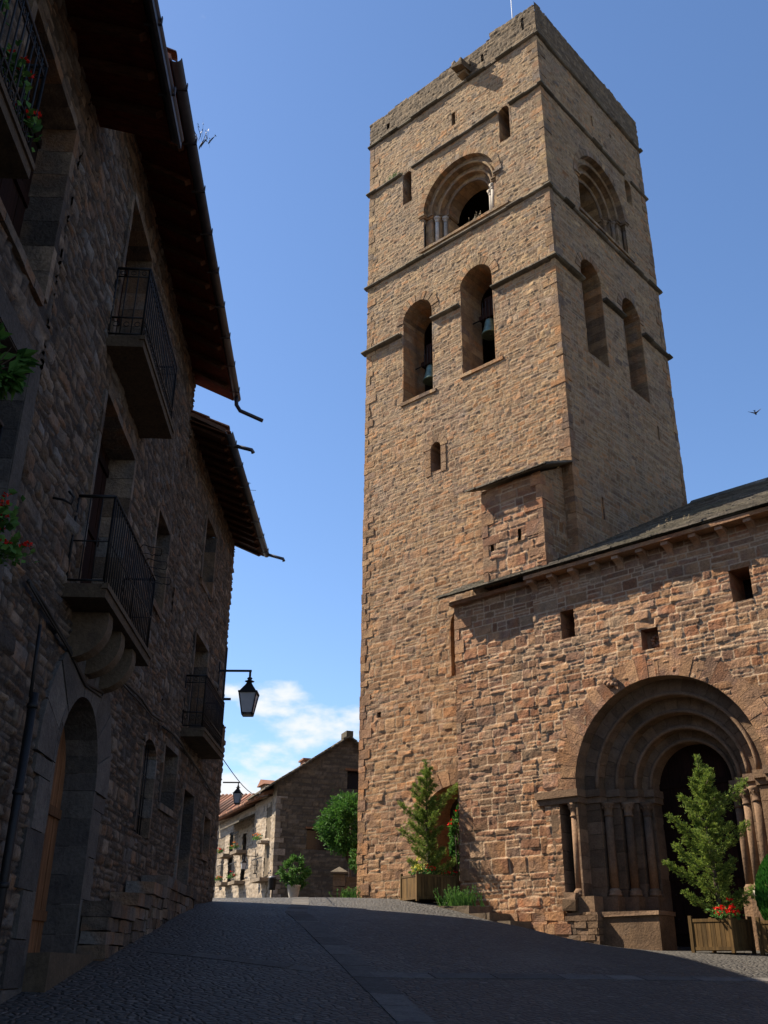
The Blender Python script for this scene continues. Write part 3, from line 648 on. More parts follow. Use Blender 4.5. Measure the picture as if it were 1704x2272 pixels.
weeds('dry_weeds',TOWER_F@Matrix.Translation((-2.85,-.02,24.93)),22,.13,'dry tan weeds on the sill of the big nested arch, lit tower face','weeds',M['dry'],1,.18)
weeds('green_weeds',TOWER_F@Matrix.Translation((-6.75,-.05,29.15)),60,.2,'small green weeds on a ledge at the upper left of the tower','weeds',M['shrub'],2,.14)

# ================================================================== CHURCH
ch=empty('church',TOWER_F,'red sandstone church with a stone-slab roof, corbels and a deep round-arched portal','church')
CY=-1.2
CK=dict(hr=(.12,.27),wr=(.2,.62),warp=.035,joint=.016,relief=.016,tilt=.09,rough=.014,split=.35)
pc,pzs=2.38,5.35
hole_p=archf(pc,2.25,1.2,pzs); hole_j=rectf(-.33,5.1,1.2,5.2)
wins=[rectf(.05,.44,8.95,9.66),rectf(4.43,4.9,8.88,9.62),rectf(2.17,2.61,8.24,8.73)]
stone_wall('wall',M['church'],ch,-3.35,-.745,1.6,10.72,.022,y0=CY,seed=81,**CK)
stone_wall('wall',M['church'],ch,-.74,7.2,1.0,10.72,.023,[hole_p,hole_j,*wins],y0=CY-.09,seed=82,**CK)
stone_wall('wall',M['church'],ch,7.2,21,-.5,10.72,.12,y0=CY-.09,seed=83,**CK)  # unseen far stretch of wall, lengthened to cut skylight on the left houses
stone_wall('wall',M['church'],ch,-1.2,0,1.0,10.72,.05,seed=84,xform=lambda P: np.stack([P[:,1]-3.35,-P[:,0]-1.2,P[:,2]],-1),**CK)
f=MB(21); quoins(f,-3.35,CY,2,10.6,-1,-1,(.2,.42),(.25,.6),.0); f.build('corner_stones',M['church'],ch)
f=MB(22)
f.box(-.74,10.9,-.9,-.6,8,15) if False else None
f.prism([(-1.1,10.6),(7.5,15.2),(15.5,10.6),(15.5,1.0),(-.0,1.0),(-.0,10.6)],7.6,20.9,'x'); f.prism([(.3,11.0),(7.6,15.4),(15,11.0)],.1,7.6,'x')
f.build('nave_body',M['church'],ch)  # long out-of-view part of the nave added to block skylight
# base courses: rougher footing that steps out under the wall
f=MB(23)
for (a,b,z0,z1,o_) in ((-3.1,-.4,2.2,2.75,.07),(-1.2,-.3,1.9,2.42,.12)):
    z=z0
    while z<z1-.03:
        h=rg.uniform(.14,.24); u=a+rg.uniform(-.1,.1)
        while u<b:
            w=rg.uniform(.22,.55); f.box(u,u+w-.015,CY-.09-o_+rg.uniform(-.02,.02),CY+.1,z,z+h-.012,j=.012); u+=w
        z+=h
f.build('footing',M['church'],ch)
# window linings
f=MB(24)
for a in ((.05,.44,8.95,9.66),(4.43,4.9,8.88,9.62)): reveal(f,rect_prof(*a)+[(a[0],a[2])],CY-.08,CY+.75)
reveal(f,rect_prof(2.17,2.61,8.24,8.73)+[(2.17,8.24)],CY-.08,CY+.22); f.build('window_lining',M['church'],ch)
for a in ((.0,.5,8.9,9.7),(4.4,4.95,8.85,9.65)):
    f=MB(25); f.box(a[0],a[1],CY+.7,CY+.74,a[2],a[3]); f.build('window',M['glass'],ch)
f=MB(26); f.box(2.1,2.7,CY+.2,CY+.25,8.2,8.8)
for i in range(9):   # worn carved relief in the niche
    a=i*.7; f.lathe((2.42+math.cos(a)*.09,CY+.15,8.46+math.sin(a)*.12),[(.01,-.04),(.05,-.02),(.055,.02),(.02,.05)],7)
f.build('carved_relief',M['dressed'],ch)
# corbels and cornice
f=MB(27); f.box(-.76,10.9,CY-.42,CY+.05,10.62,10.72); f.box(-3.42,-.765,CY-.14,CY+.05,10.6,10.71); f.build('cornice',M['church'],ch)
for i,u in enumerate([-.62,-.02,.6,1.22,1.84,2.48,3.14,3.82,4.46,5.12,5.78,6.44,7.1,7.76]):
    f=MB(100+i); y0=CY-.07; pr=[(y0,10.615),(y0-.3,10.615),(y0-.3,10.53)]+[(y0-.3+.3*math.sin(t),10.53-.27*(1-math.cos(t))) for t in [k*math.pi/10 for k in range(1,6)]]
    f.prism(pr,u-.085,u+.085,'x'); f.build('corbel',M['dressed'],ch)
# roof
zr2=lambda y: 11.64+.55*y if y<7.6 else 11.64+.55*7.6-.55*(y-7.6)
def pl(f,u0,u1,ya,yb,t=.05): f.prism([(ya,zr2(ya)),(yb,zr2(yb)),(yb,zr2(yb)+t),(ya,zr2(ya)+t)],u0,u1,'x')
f=MB(28); pl(f,-3.6,-2.4,-1.6,-.02); pl(f,-2.4,-.2,-1.6,-1.1); pl(f,-.2,21,-1.6,0); pl(f,.02,21,0,7.6); f.prism([(7.6,zr2(7.6)),(16,zr2(16)),(16,zr2(16)+.05),(7.6,zr2(7.6)+.05)],.02,21,'x')
rf=f.build('roof',M['slate'],ch)  # carried on over the unseen nave length added to block skylight
f=MB(29); za=lambda y: zr2(y)+.03
slab_roof(f,-3.68,11,-1.68,-1.12,za,row=.26); slab_roof(f,-3.66,-2.38,-1.12,-.03,za); slab_roof(f,-.28,11,-1.12,0,za); slab_roof(f,.03,11,0,7.62,za,row=.3)
f.build('roof_slabs',M['slate'],rf)
f=MB(30); u=.05
while u<11: w=rg.uniform(.3,.6); f.prism([(7.35,zr2(7.35)+.07),(7.6,zr2(7.6)+.16),(7.85,zr2(7.35)+.07)],u,u+w-.01,'x'); u+=w
f.build('ridge_slabs',M['slate'],rf)
weeds('roof_grass',TOWER_F@Matrix.Translation((2.2,-.2,zr2(-.2)+.08)),30,.12,'patches of dry grass growing on the church roof slabs','grass',M['dry'],5,.7)

# portal
f=MB(31); f.arch(pc,pzs,2.24,2.60,CY-.10,CY+.3,29,gap=.008,outj=.26,jit=.008,base=(.45,.5)); 
j,rl,im,sh=MB(32),MB(33),MB(34),MB(35)
pr=f.build('portal',M['church'],ch)
stepped_portal(j,rl,im,sh,pc,pzs,1.0,(2.24,1.87,1.53,1.22,.97),(CY-.09,-.92,-.62,-.32,-.05),jamb_gap=.33,ring_n=26,imp_h=.30,base_h=2.05,sr_=.095,capz=.3,jbase=(.45,.5))
reveal(j,arch_prof(pc,2.235,1.0,pzs,26),CY-.08,-.9)
for sg in (-1,1):
    z=1.0
    while z<5.0:   # jamb of the wall opening under the impost
        h=rg.uniform(.25,.45); h=min(h,5.05-z); u=pc+sg*2.71; a,b=sorted((u,u+sg*.25)); j.box(a,b,CY-.085,-.55,z,z+h-.01); z+=h
    # plinth under the shafts, stepping with the orders
    for k,(r_,y_) in enumerate(zip((2.24,1.87,1.53,1.22),(CY-.09,-.92,-.62,-.32))):
        a,b=sorted((pc+sg*(r_-.27),pc+sg*(r_+.31 if k==0 else r_+.12))); j.box(a,b,y_-.03,y_+.5,1.0,3.04)
reveal(j,arch_prof(pc,.975,1.0,pzs,18),-.06,.35)
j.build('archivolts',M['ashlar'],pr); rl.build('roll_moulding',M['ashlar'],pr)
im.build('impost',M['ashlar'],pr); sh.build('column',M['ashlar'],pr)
f=MB(36)
for k in range(7): f.box(pc-.98+k*.28,pc-.98+k*.28+.272,.33,.38,1.2,pzs+1.0)
for z in (2.3,3.4,4.5,5.4): f.box(pc-.97,pc+.97,.30,.33,z,z+.12)
dr=f.build('door',M['door'],ch)
f=MB(37)
for z in (2.6,3.1,3.8,4.2):
    for k in range(7): f.lathe((pc-.84+k*.28,.30,z),[(.025,-.01),(.02,.0),(.005,.02)],6)
f.build('nail',M['iron'],dr)
f=MB(38)   # stone bench and rubble at the left foot of the portal
f.box(.50,1.86,CY-.02,-.55,1.5,2.62,j=.01,col=(.2,.1,1,1)); f.box(.46,1.88,CY-.06,-.5,2.625,2.72,j=.012)
z=1.6
while z<2.66:
    h=min(rg.uniform(.08,.17),2.72-z); u=-.25+rg.uniform(-.05,.03)
    while u<.50: w=min(rg.uniform(.12,.32),.52-u+.01); f.box(u,u+w-.012,CY-.20-rg.uniform(0,.035),CY+.2,z,z+h-.01,j=.008); u+=w
    z+=h
f.box(-.32,.02,CY-.26,CY,2.74,2.98,j=.02); f.box(-.28,.0,CY-.24,CY,2.98,3.12,j=.02)
f.build('stone_bench',M['ashlar'],ch)
f=MB(39)   # right foot of the portal: round stone pedestals
for (u,y,z,r_) in ((4.35,CY-.35,1.9,.20),):
    f.lathe((u,y,z),[(r_*1.2,0),(r_*1.3,.06),(r_*.8,.12),(r_*.45,.22),(r_*.4,.75),(r_*.6,.85),(r_*1.3,.95),(r_*1.45,1.02),(r_*1.4,1.08),(r_*.3,1.1)],16)
f.build('stone_font',M['pale'],ch)
f=MB(40); f.box(4.6,5.15,CY-.28,-.6,1.6,2.95,j=.01); f.lathe((4.80,CY-.12,2.95),[(.22,0),(.24,.06),(.2,.1),(.23,.16),(.16,.3),(.12,.36)],16)
f.build('column_pedestal',M['pale'],ch)
# carved head fragment beside the arch and damaged stones
f=MB(41); a=R(114); c=(pc+2.6*math.cos(a),CY-.17,pzs+2.5*math.sin(a)); 
for i in range(12): 
    q=(c[0]+rg.uniform(-.15,.15),c[1]+rg.uniform(-.03,.06),c[2]+rg.uniform(-.15,.15)); f.lathe(q,[(.02,-.05),(.06,-.02),(.055,.03),(.015,.06)],7)
f.build('carved_fragment',M['dressed'],pr)
# low steps in front of the tower doorway
f=MB(42)
for (u1,z) in ((-1.25,2.54),(-1.8,2.72),(-2.4,2.90)):
    u=-4.2
    while u<u1: w=min(rg.uniform(.4,.8),u1-u+.01); f.box(u,u+w-.01,CY-.95,CY-.02,z-.3,z+rg.uniform(-.01,.01),j=.01); u+=w
o=f.build('stone_steps',M['slab'],None,TOWER_F); tag(o,'low dark stone steps at the foot of the church wall beside the sunlit planter','steps')

# ================================================================== HOUSES ON THE LEFT
HK=dict(hr=(.06,.17),wr=(.12,.42),warp=.07,joint=.018,relief=.03,tilt=.14,rough=.014,split=.3)
hA=empty('stone_house',HOUSE_F,'nearest dark rubble house at the left edge, red flowers on its balcony under deep eaves','house','dark rubble houses in the shaded row')
hB=empty('stone_house',HOUSE_F,'tall dark rubble house with the arched oak door and two iron balconies above it','house','dark rubble houses in the shaded row')
F2=HOUSE_F@Matrix.Translation((16.5,3.12,0))@Matrix.Rotation(-R(2.86),4,'Z')
hC=empty('stone_house',F2,'lower dark rubble house at the end of the shaded row, small balcony near its corner','house','dark rubble houses in the shaded row')
YW=3.12
def panel(mb,u0,u1,y,z0,z1): mb.box(u0,u1,y,y+.05,z0,z1)
def opening(par,kind,u0,u1,z0,z1,y0=YW,depth=.38,lin='house',back='door',arch=None,bars=False,lintel=None,frame=True):
    """an opening: lining, and a door or window set back in it"""
    f=MB(int(u0*7+z0*3)); 
    prof=arch_prof((u0+u1)/2,(u1-u0)/2-.008,z0,arch[0],14,arch[1]) if arch else rect_prof(u0+.008,u1-.008,z0,z1)+[(u0+.008,z0)]
    reveal(f,prof,y0-.03,y0+depth,th=.11,step=.3)
    if lintel: f.box(u0-.25,u1+.25,y0-.03,y0+.2,z1+.008,z1+lintel)
    f.build('reveal',M[lin],par)
    top=z1 if not arch else arch[0]+arch[1]
    f=MB(3); w=u1-u0
    if kind=='door':
        n=max(4,int(w/.2))
        for k in range(n): f.box(u0+w*k/n+.003,u0+w*(k+1)/n-.003,y0+depth-.06+(k%2)*.006,y0+depth,z0,top+.02)
        for z in (z0+.25,z0+(z1-z0)*.5,z1-.3): f.box(u0+.02,u1-.02,y0+depth-.09,y0+depth-.055,z,z+.11)
        o=f.build('door',M[back],par)
        g=MB(4); g.lathe((0,0,0),[(.045,0),(.05,.01),(.02,.03),(.03,.05),(.01,.07)],10); g.xf(Matrix.Translation((u0+w*.5+.12,y0+depth-.07,z0+1.05))@Matrix.Rotation(R(90),4,'X')); g.build('door_knob',M['iron'],o)
    else:
        panel(f,u0,u1,y0+depth-.03,z0,top+.02); o=f.build('window',M['glass'],par)
        g=MB(5); y=y0+depth-.075; t=.05
        for a in ((u0,u0+t,z0,top),(u1-t,u1,z0,top),(u0+t,u1-t,z0,z0+t),(u0+t,u1-t,z1-t,z1),((u0+u1)/2-.03,(u0+u1)/2+.03,z0+t,z1-t)): g.box(a[0],a[1],y,y+.045,a[2],a[3])
        for k in (1,2): g.box(u0+t,u1-t,y+.01,y+.035,z0+(z1-z0)*k/3-.015,z0+(z1-z0)*k/3+.015)
        g.build('window_frame',M['door'],o)
    if bars:
        g=MB(6)
        for k in range(1,6): g.tube([(u0+w*k/6,y0+.08,z0+.02),(u0+w*k/6,y0+.08,top-.03)],.011,6)
        for k in range(1,4): g.tube([(u0,y0+.08,z0+(z1-z0)*k/4),(u1,y0+.08,z0+(z1-z0)*k/4)],.009,6)
        g.build('window_bars',M['iron'],o)
def balcony(par,u0,u1,zs,yw=YW,out=.46,rail=1.08,th=.16,corb=(),style=0,step=.105,cr_=.5):
    f=MB(9); yo=yw-out
    f.box(u0,u1,yo,yw+.1,zs-th,zs); f.box(u0-.02,u1+.02,yo-.02,yo+.05,zs-th*.35,zs+.004)
    s_=f.build('balcony',M['slab'],par)
    g=MB(10); yr=yo+.045; zt=zs+rail
    def run(a,b):
        L=math.hypot(b[0]-a[0],b[1]-a[1]); n=max(2,int(L/step))
        for k in range(n+1):
            x=a[0]+(b[0]-a[0])*k/n; y=a[1]+(b[1]-a[1])*k/n
            g.tube([(x,y,zs+.04),(x,y,zt)],.0085 if k%n else .015,6)
            if style and 0<k: 
                xm=a[0]+(b[0]-a[0])*(k-.5)/n; ym=a[1]+(b[1]-a[1])*(k-.5)/n
                for zc,rr in ((zt-.07,.03),(zs+.2,.035)):
                    d=((b[0]-a[0])/L,(b[1]-a[1])/L)
                    g.tube([(xm+d[0]*rr*math.cos(t*math.pi/4),ym+d[1]*rr*math.cos(t*math.pi/4),zc+rr*math.sin(t*math.pi/4)) for t in range(9)],.006,4)
        for z,r_ in ((zt,.02),(zs+.05,.013))+(((zs+.30,.013),(zt-.13,.010)) if style else ((zs+.52,.009),)):
            g.tube([(a[0],a[1],z),(b[0],b[1],z)],r_,6)
    run((u0+.03,yw),(u0+.03,yr)); run((u0+.03,yr),(u1-.03,yr)); run((u1-.03,yr),(u1-.03,yw))
    g.build('railing',M['iron'],s_)
    for u in corb:
        h=MB(11); R_=out-.05
        pr=[(yw+.02,zs-th-.004),(yo+.06,zs-th-.004),(yo+.05,zs-th-.12)]+[(yo+.05+(R_)*(1-math.cos(t)),zs-th-.12-cr_*math.sin(t)) for t in [k*math.pi/16 for k in range(1,9)]]+[(yw+.02,zs-th-.12-cr_)]
        h.prism(pr,u-.11,u+.11,'x'); h.build('corbel',M['slab'],s_)
    return s_
def house_roof(par,u0,u1,yw,zj,ye,ze,back=7.5,slope=.42,soff='soffit',raft='rafter',gut=True,spout=None,gmat='copper',seed=0,rise=0,tiles=True,rstep=.5):
    """eaves from the wall joint (yw,zj) out to (ye,ze), then tiles up the slope"""
    rg_=random.Random(seed); zt=lambda y: ze+.14+(y-ye)*slope
    f=MB(seed); f.prism([(ye,ze),(yw+.15,zj+.02),(yw+.15,zj+.05),(ye,ze+.035)],u0,u1,'x'); r_=f.build('eaves_boards',M[soff],par)
    f=MB(seed+1); u=u0+.1
    while u<u1-.1:
        w=.10; b=math.atan2(zj-ze,yw-ye)
        f.prism([(ye+.1,ze-.05),(yw+.1,zj-.06),(yw+.1,zj-.004),(ye+.03,ze-.004)],u,u+w,'x'); u+=rstep*rg_.uniform(.9,1.1)
    f.build('rafter',M[raft],r_)
    f=MB(seed+2); f.prism([(ye-.0,ze+.037),(yw+back,zt(yw+back)-.1),(yw+back,zt(yw+back)-.02),(ye-.0,zt(ye)-.02)],u0,u1,'x')
    f.prism([(yw+back,zt(yw+back)-.02),(yw+2*back,zt(yw)),(yw+2*back,zt(yw)-.1),(yw+back,zt(yw+back)-.12)],u0,u1,'x')
    rf_=f.build('roof',M['tile'],par)
    f=MB(seed+3)
    u=u0-.02
    while u<u1:
        nrow=int((back+.6)/.42)
        for k in range(nrow if tiles else 2):
            ya=ye-.06+k*.40; yb=ya+.46; r0=.085+rg_.uniform(-.006,.006); du=rg_.uniform(-.012,.012)
            V=[];F=[]
            for e,(y,rr,lift) in enumerate(((ya,r0,.03),(yb,r0*.86,.0))):
                for q in range(6): a=math.pi*q/5; V.append((u+du+.085-rr*math.cos(a),y,zt(y)+lift+rr*.75*math.sin(a)))
                for q in range(6): a=math.pi*q/5; V.append((u+du+.085-(rr-.014)*math.cos(a),y,zt(y)+lift+(rr-.014)*.75*math.sin(a)))
            for q in range(5): F+= [(q,q+1,13+q,12+q),(6+q+1,6+q,18+q,19+q),(q+1,q,6+q,7+q),(12+q,13+q,19+q,18+q)]
            f.add(V,F)
        u+=.2
    f.build('roof_tiles',M['tile'],rf_)
    if gut:
        f=MB(seed+4); n=10; yg,zg=ye-.07,ze+.05
        V=[];F=[]
        for u_ in (u0,u1):
            for q in range(n+1): a=math.pi*q/n; V.append((u_,yg-.075*math.cos(a),zg-.075*math.sin(a)))
            for q in range(n+1): a=math.pi*q/n; V.append((u_,yg-.065*math.cos(a),zg-.065*math.sin(a)))
        m_=2*(n+1)
        for q in range(n): F+=[(q,q+1,m_+q+1,m_+q),(n+1+q+1,n+1+q,m_+n+1+q,m_+n+2+q),(q+1,q,n+1+q,n+2+q),(m_+q,m_+q+1,m_+n+2+q,m_+n+1+q)]
        f.add(V,F,smooth=True)
        u=u0+.4
        while u<u1: f.box(u,u+.03,yg-.085,yg+.1,zg-.088,zg-.076); f.box(u,u+.03,yg-.088,yg-.076,zg-.088,zg+.03); u+=.9
        g=f.build('gutter',M[gmat],par)
        if spout: 
            f=MB(seed+5)
            for sp_ in spout: f.tube(sp_,.04,8)
            f.build('spout',M[gmat],g)
    return rf_
# wall openings (distance along the row, height)
opB=[archf(11.63,.93,.6,3.55),rectf(10.6,12.42,5.42,8.14),rectf(10.5,11.86,8.85,11.25),rectf(14.42,15.5,6.9,8.32),archf(15.85,.53,3.42,4.66,.2)]
opA=[rectf(6.45,7.98,7.6,9.85),rectf(6.2,7.95,4.55,6.68),rectf(2.5,3.8,4.5,6.5)]
stone_wall('wall',M['house'],hA,-5,8.3,-.8,10.72,.045,opA,y0=YW,seed=111,**HK)
stone_wall('wall',M['house'],hB,8.305,16.5,.3,12.20,.026,opB,y0=YW,seed=121,**HK)
opC=[rectf(.5,1.55,4.08,5.04),rectf(2.35,3.35,2.95,4.6),rectf(4.62,5.38,3.68,4.42),rectf(2.15,3.3,8.75,10.15),rectf(2.15,3.5,5.62,7.6)]
stone_wall('wall',M['house'],hC,0,5.86,1.6,11.3,.032,opC,seed=131,**HK)
stone_wall('wall',M['house'],hC,5.865,6.65,1.8,6.7,.04,y0=.02,seed=132,**HK)
# bodies of the houses behind their street walls
for par,prof_u,(z0,z1),yb in ((hA,(-5,8.28),(-1,10.6),YW),(hB,(8.32,16.48),(0,12.2),YW),(hC,(.02,5.84),(1,11.2),0),(hC,(5.87,6.62),(1,6.6),0)):
    f=MB(12); a,b=prof_u
    f.box(a,b,yb+.55,yb+9,z0,z1); f.box(a,a+.02,yb+.03,yb+.55,z0,z1); f.box(b-.02,b,yb+.03,yb+.55,z0,z1)
    f.build('house_body',M['house'],par)
f=MB(13); f.prism([(YW+.03,12.0),(YW+7.4,15.6),(YW+15,12.0)],8.7,16.45,'x'); f.build('gable',M['house'],hB)
# door with its dressed surround
sf=MB(14); sf.arch(11.63,3.55,.925,1.62,YW-.032,YW+.2,9,gap=.012,jit=.006,base=(.5,.8))
for sg in (-1,1):
    z=.9
    while z<3.5: h=min(rg.uniform(.4,.7),3.54-z); a,b=sorted((11.63+sg*.925,11.63+sg*(1.35+rg.uniform(0,.3)))); sf.box(a,b,YW-.032,YW+.2,z,z+h-.012); z+=h
sf.build('door_surround',M['surround'],hB)
opening(hB,'door',10.70,12.56,.6,3.5,depth=.42,lin='surround',back='oak',arch=(3.55,.93))
opening(hB,'door',10.6,12.42,5.42,8.14,depth=.40,lin='house'); opening(hB,'door',10.5,11.86,8.85,11.25,depth=.40)
opening(hB,'window',14.42,15.5,6.9,8.32,depth=.4); opening(hB,'window',15.32,16.38,3.42,4.66,depth=.35,arch=(4.66,.2),bars=True)
opening(hA,'door',6.45,7.98,7.6,9.85,depth=.4); opening(hA,'door',6.2,7.95,4.55,6.68,depth=.4,lin='surround'); opening(hA,'window',2.5,3.8,4.5,6.5,depth=.4)
f=MB(15)
for a in ((7.95,8.22,4.4,6.9),(5.95,6.2,4.4,6.9),(6.2,7.95,6.69,6.95)): f.box(a[0],a[1],YW-.04,YW+.1,a[2],a[3])
f.build('door_surround',M['surround'],hA)
for k,a in enumerate(opC): 
    b=a['b']; opening(hC,'window' if k in (0,2,3) else 'door',b[0],b[1],b[2],b[3],y0=0,depth=.35)
balcony(hB,10.15,12.85,5.40,corb=(10.75,11.45,12.15),cr_=.42)
balcony(hB,10.3,12.66,8.80,style=1)
balcony(hA,4.3,6.08,7.5,style=1); balcony(hA,5.0,6.9,4.42,style=0,out=.36)
balcony(hC,1.7,3.9,5.6,yw=0,out=.42,rail=1.0,style=1)
balcony(hB,12.95,13.9,8.62,out=.3,rail=.4) if False else None
# wire hoops fixed to the balcony rail
f=MB(16)
for (u,z,r_) in ((11.7,6.45,.17),(12.1,6.42,.18),(12.5,6.35,.17)):
    f.tube([(u+r_*math.cos(t*math.pi/10),YW-.56+r_*.8*math.sin(t*math.pi/10),z+.02*math.sin(t)) for t in range(21)],.006,5)
o=f.build('plant_hoops',M['iron'],None,HOUSE_F); tag(o,'empty wire plant hoops sticking out from the middle balcony rail over the oak door','plant holder')
# roofs
house_roof(hA,-5,8.75,YW,10.74,2.25,10.52,seed=200,slope=.36,spout=None)
house_roof(hB,8.62,16.62,YW,12.14,2.37,11.74,seed=210,slope=.58,rstep=.62,spout=[[(16.45,2.3,11.78),(16.45,2.28,11.55),(16.45,2.2,11.42),(16.47,1.75,11.22)]])
house_roof(hC,-.15,6.0,0,11.15,-.70,10.82,seed=220,slope=.52,back=4.5,soff='rafter',gmat='zinc',spout=[[(.35,-.72,10.86),(.35,-1.15,10.74),(.35,-1.18,10.68)],[(5.9,-.72,10.86),(5.9,-1.2,10.72),(5.9,-1.22,10.66)]],rstep=.42)
# long fascia of the nearest roof
f=MB(18); f.box(5.5,8.76,2.13,2.165,10.43,10.66); f.build('fascia',M['zinc'],hA)
# old stone chimney-like stub and tufts on the roof edge
weeds('roof_weeds',HOUSE_F@Matrix.Translation((10.2,2.2,12.05)),14,.35,'dark tuft of weeds growing on the high gutter at the upper left','weeds',M['cable'],8,.12)
# drain pipe at the left
f=MB(20); f.tube([(9.26,3.02,4.62),(9.26,3.0,3.9)],.018,8); f.tube([(9.3,2.98,3.95),(9.3,2.98,.9)],.042,10)
for z in (3.8,3.0,2.2,1.5): f.lathe((9.3,2.98,z),[(.045,0),(.055,.01),(.055,.04),(.045,.05)],12)
f.build('drain_pipe',M['iron'],hB)
# cables along the walls
f=MB(21); P=[(8.9,4.95),(9.5,4.90),(10.5,4.78),(11.4,4.62),(12.2,4.72),(12.8,5.1),(13.8,5.17),(14.6,5.22),(15.5,5.2),(16.4,5.30)]
f.tube([(a,YW-.045+.01*math.sin(a*3),b+.015*math.sin(a*7)) for a,b in P],.022,6); f.tube([(a,YW-.05,b-.05+.02*math.sin(a*5)) for a,b in P],.012,6)
o=f.build('wall_cable',M['cable'],None,HOUSE_F); tag(o,'black cables sagging across the dark house wall below the middle balcony','cable')
f=MB(22); P=[(0.05,5.25),(.8,5.3),(1.6,5.28),(2.6,5.2),(3.6,5.12),(4.8,5.0),(5.8,4.95)]
f.tube([(a,-.045,b) for a,b in P],.02,6); o=f.build('wall_cable',M['cable'],None,F2); tag(o,'black cable running along the farther dark house under its small balcony','cable')
# iron hook on the wall
f=MB(23); f.tube([(9.28,YW,6.02),(9.28,YW-.12,6.0),(9.3,YW-.2,5.96),(9.3,YW-.22,6.04),(9.28,YW-.16,6.1)],.014,6); o=f.build('wall_hook',M['iron'],None,HOUSE_F); tag(o,'small black iron hook in the rubble wall left of the balconies','hook')
# stairs rising along the wall
f=MB(24)
for u0,u1,z,y0 in ((12.65,14.1,2.28,2.74),(14.1,15.05,2.48,2.72),(15.05,16.2,2.68,2.70),(16.2,19.6,2.86,2.70)):
    u=u0
    while u<u1-.05: w=min(rg.uniform(.4,.8),u1-u); f.box(u,u+w-.01,y0-.02,YW-.03,z-.16,z+rg.uniform(-.008,.008),j=.008); u+=w
    zz=z-.165
    while zz>g1(-y0,(u0+u1)/2)-.4:
        u=u0
        while u<u1-.05: w=min(rg.uniform(.18,.45),u1-u); f.box(u,u+w-.012,y0+rg.uniform(0,.02),YW-.05,zz-.15,zz-.01,j=.012); u+=w
        zz-=.15
f=f if True else f
o=f.build('stone_steps',M['house'],None,HOUSE_F); tag(o,'dark stone steps and landing climbing along the foot of the shaded house row','steps')
f=MB(25); f.box(10.72,12.6,2.86,3.1,1.2,1.70,j=.01); o=f.build('doorstep',M['slab'],None,HOUSE_F); tag(o,'worn stone doorstep below the arched oak door','doorstep')
# wall sign plate beside lantern
f=MB(26); f.box(5.35,5.7,-.05,-.015,5.9,6.9); f.build('notice_board',M['iron'],hC)

def lantern(name,Mx,lab,arm=.6,sc=1.0,post=True):
    """iron wall lantern: arm reaches to -Y from the wall at Y=0; lamp hangs at its end"""
    e=empty(name,Mx,lab,'lantern','iron wall lanterns'); s=sc
    f=MB(1); f.box(-.02*s,.02*s,-arm-.03,0,-.015,.02*s)
    if post:
        f.box(-.02,.02,-.12*s,-.09*s,-.95*s,.42*s); f.box(-.02,.02,-.02,.01,-.95*s,.42*s*.4); f.box(-.015,.015,-.24*s,0,-.52*s,-.48*s); f.box(-.02,.02,-.16*s,0,-1.0*s,-.95*s)
    f.build('bracket',M['iron'],e)
    y=-arm; f=MB(2)
    f.tube([(0,y,0),(0,y,-.1*s)],.02*s,6); f.lathe((0,y,-.2*s),[(.05*s,0),(.09*s,.015*s),(.03*s,.04*s),(.05*s,.07*s),(.015*s,.1*s)],8)
    # four-sided cap
    def pyr(f,a,za,b,zb): 
        P=[(i*a,y+j*a,za) for i,j in ((-1,-1),(1,-1),(1,1),(-1,1))]+[(i*b,y+j*b,zb) for i,j in ((-1,-1),(1,-1),(1,1),(-1,1))]
        f.add(P,[(0,3,2,1),(4,5,6,7),(0,1,5,4),(1,2,6,5),(2,3,7,6),(3,0,4,7)])
    pyr(f,.145*s,-.38*s,.06*s,-.25*s); pyr(f,.06*s,-.249*s,.03*s,-.19*s); pyr(f,.165*s,-.41*s,.165*s,-.381*s)
    f.build('lantern_cap',M['iron'],e)
    f=MB(3); a,b=.15*s,.085*s
    for i,j in ((-1,-1),(1,-1),(1,1),(-1,1)): f.tube([(i*a,y+j*a,-.41*s),(i*b,y+j*b,-.78*s)],.011*s,6)
    for z,w in ((-.78*s,b),(-.755*s,b+.008*s)):
        for p,q in (((-1,-1),(1,-1)),((1,-1),(1,1)),((1,1),(-1,1)),((-1,1),(-1,-1))): f.tube([(p[0]*w,y+p[1]*w,z),(q[0]*w,y+q[1]*w,z)],.010*s,6)
    f.build('lantern_frame',M['iron'],e)
    f=MB(4); pyr(f,b*.93,-.775*s,a*.93,-.412*s); f.build('lantern_glass',M['frost'],e)
    return e
lantern('wall_lantern',F2@Matrix.Translation((4.95,-.02,7.60)),'large black iron lantern on a long bracket, hanging against the sky off the shaded row',arm=.70,sc=1.28)
lantern('wall_lantern',F2@Matrix.Translation((6.55,-.02,5.42)),'small black lantern low at the far end of the shaded row before the red tiles',arm=.36,sc=.62,post=False)

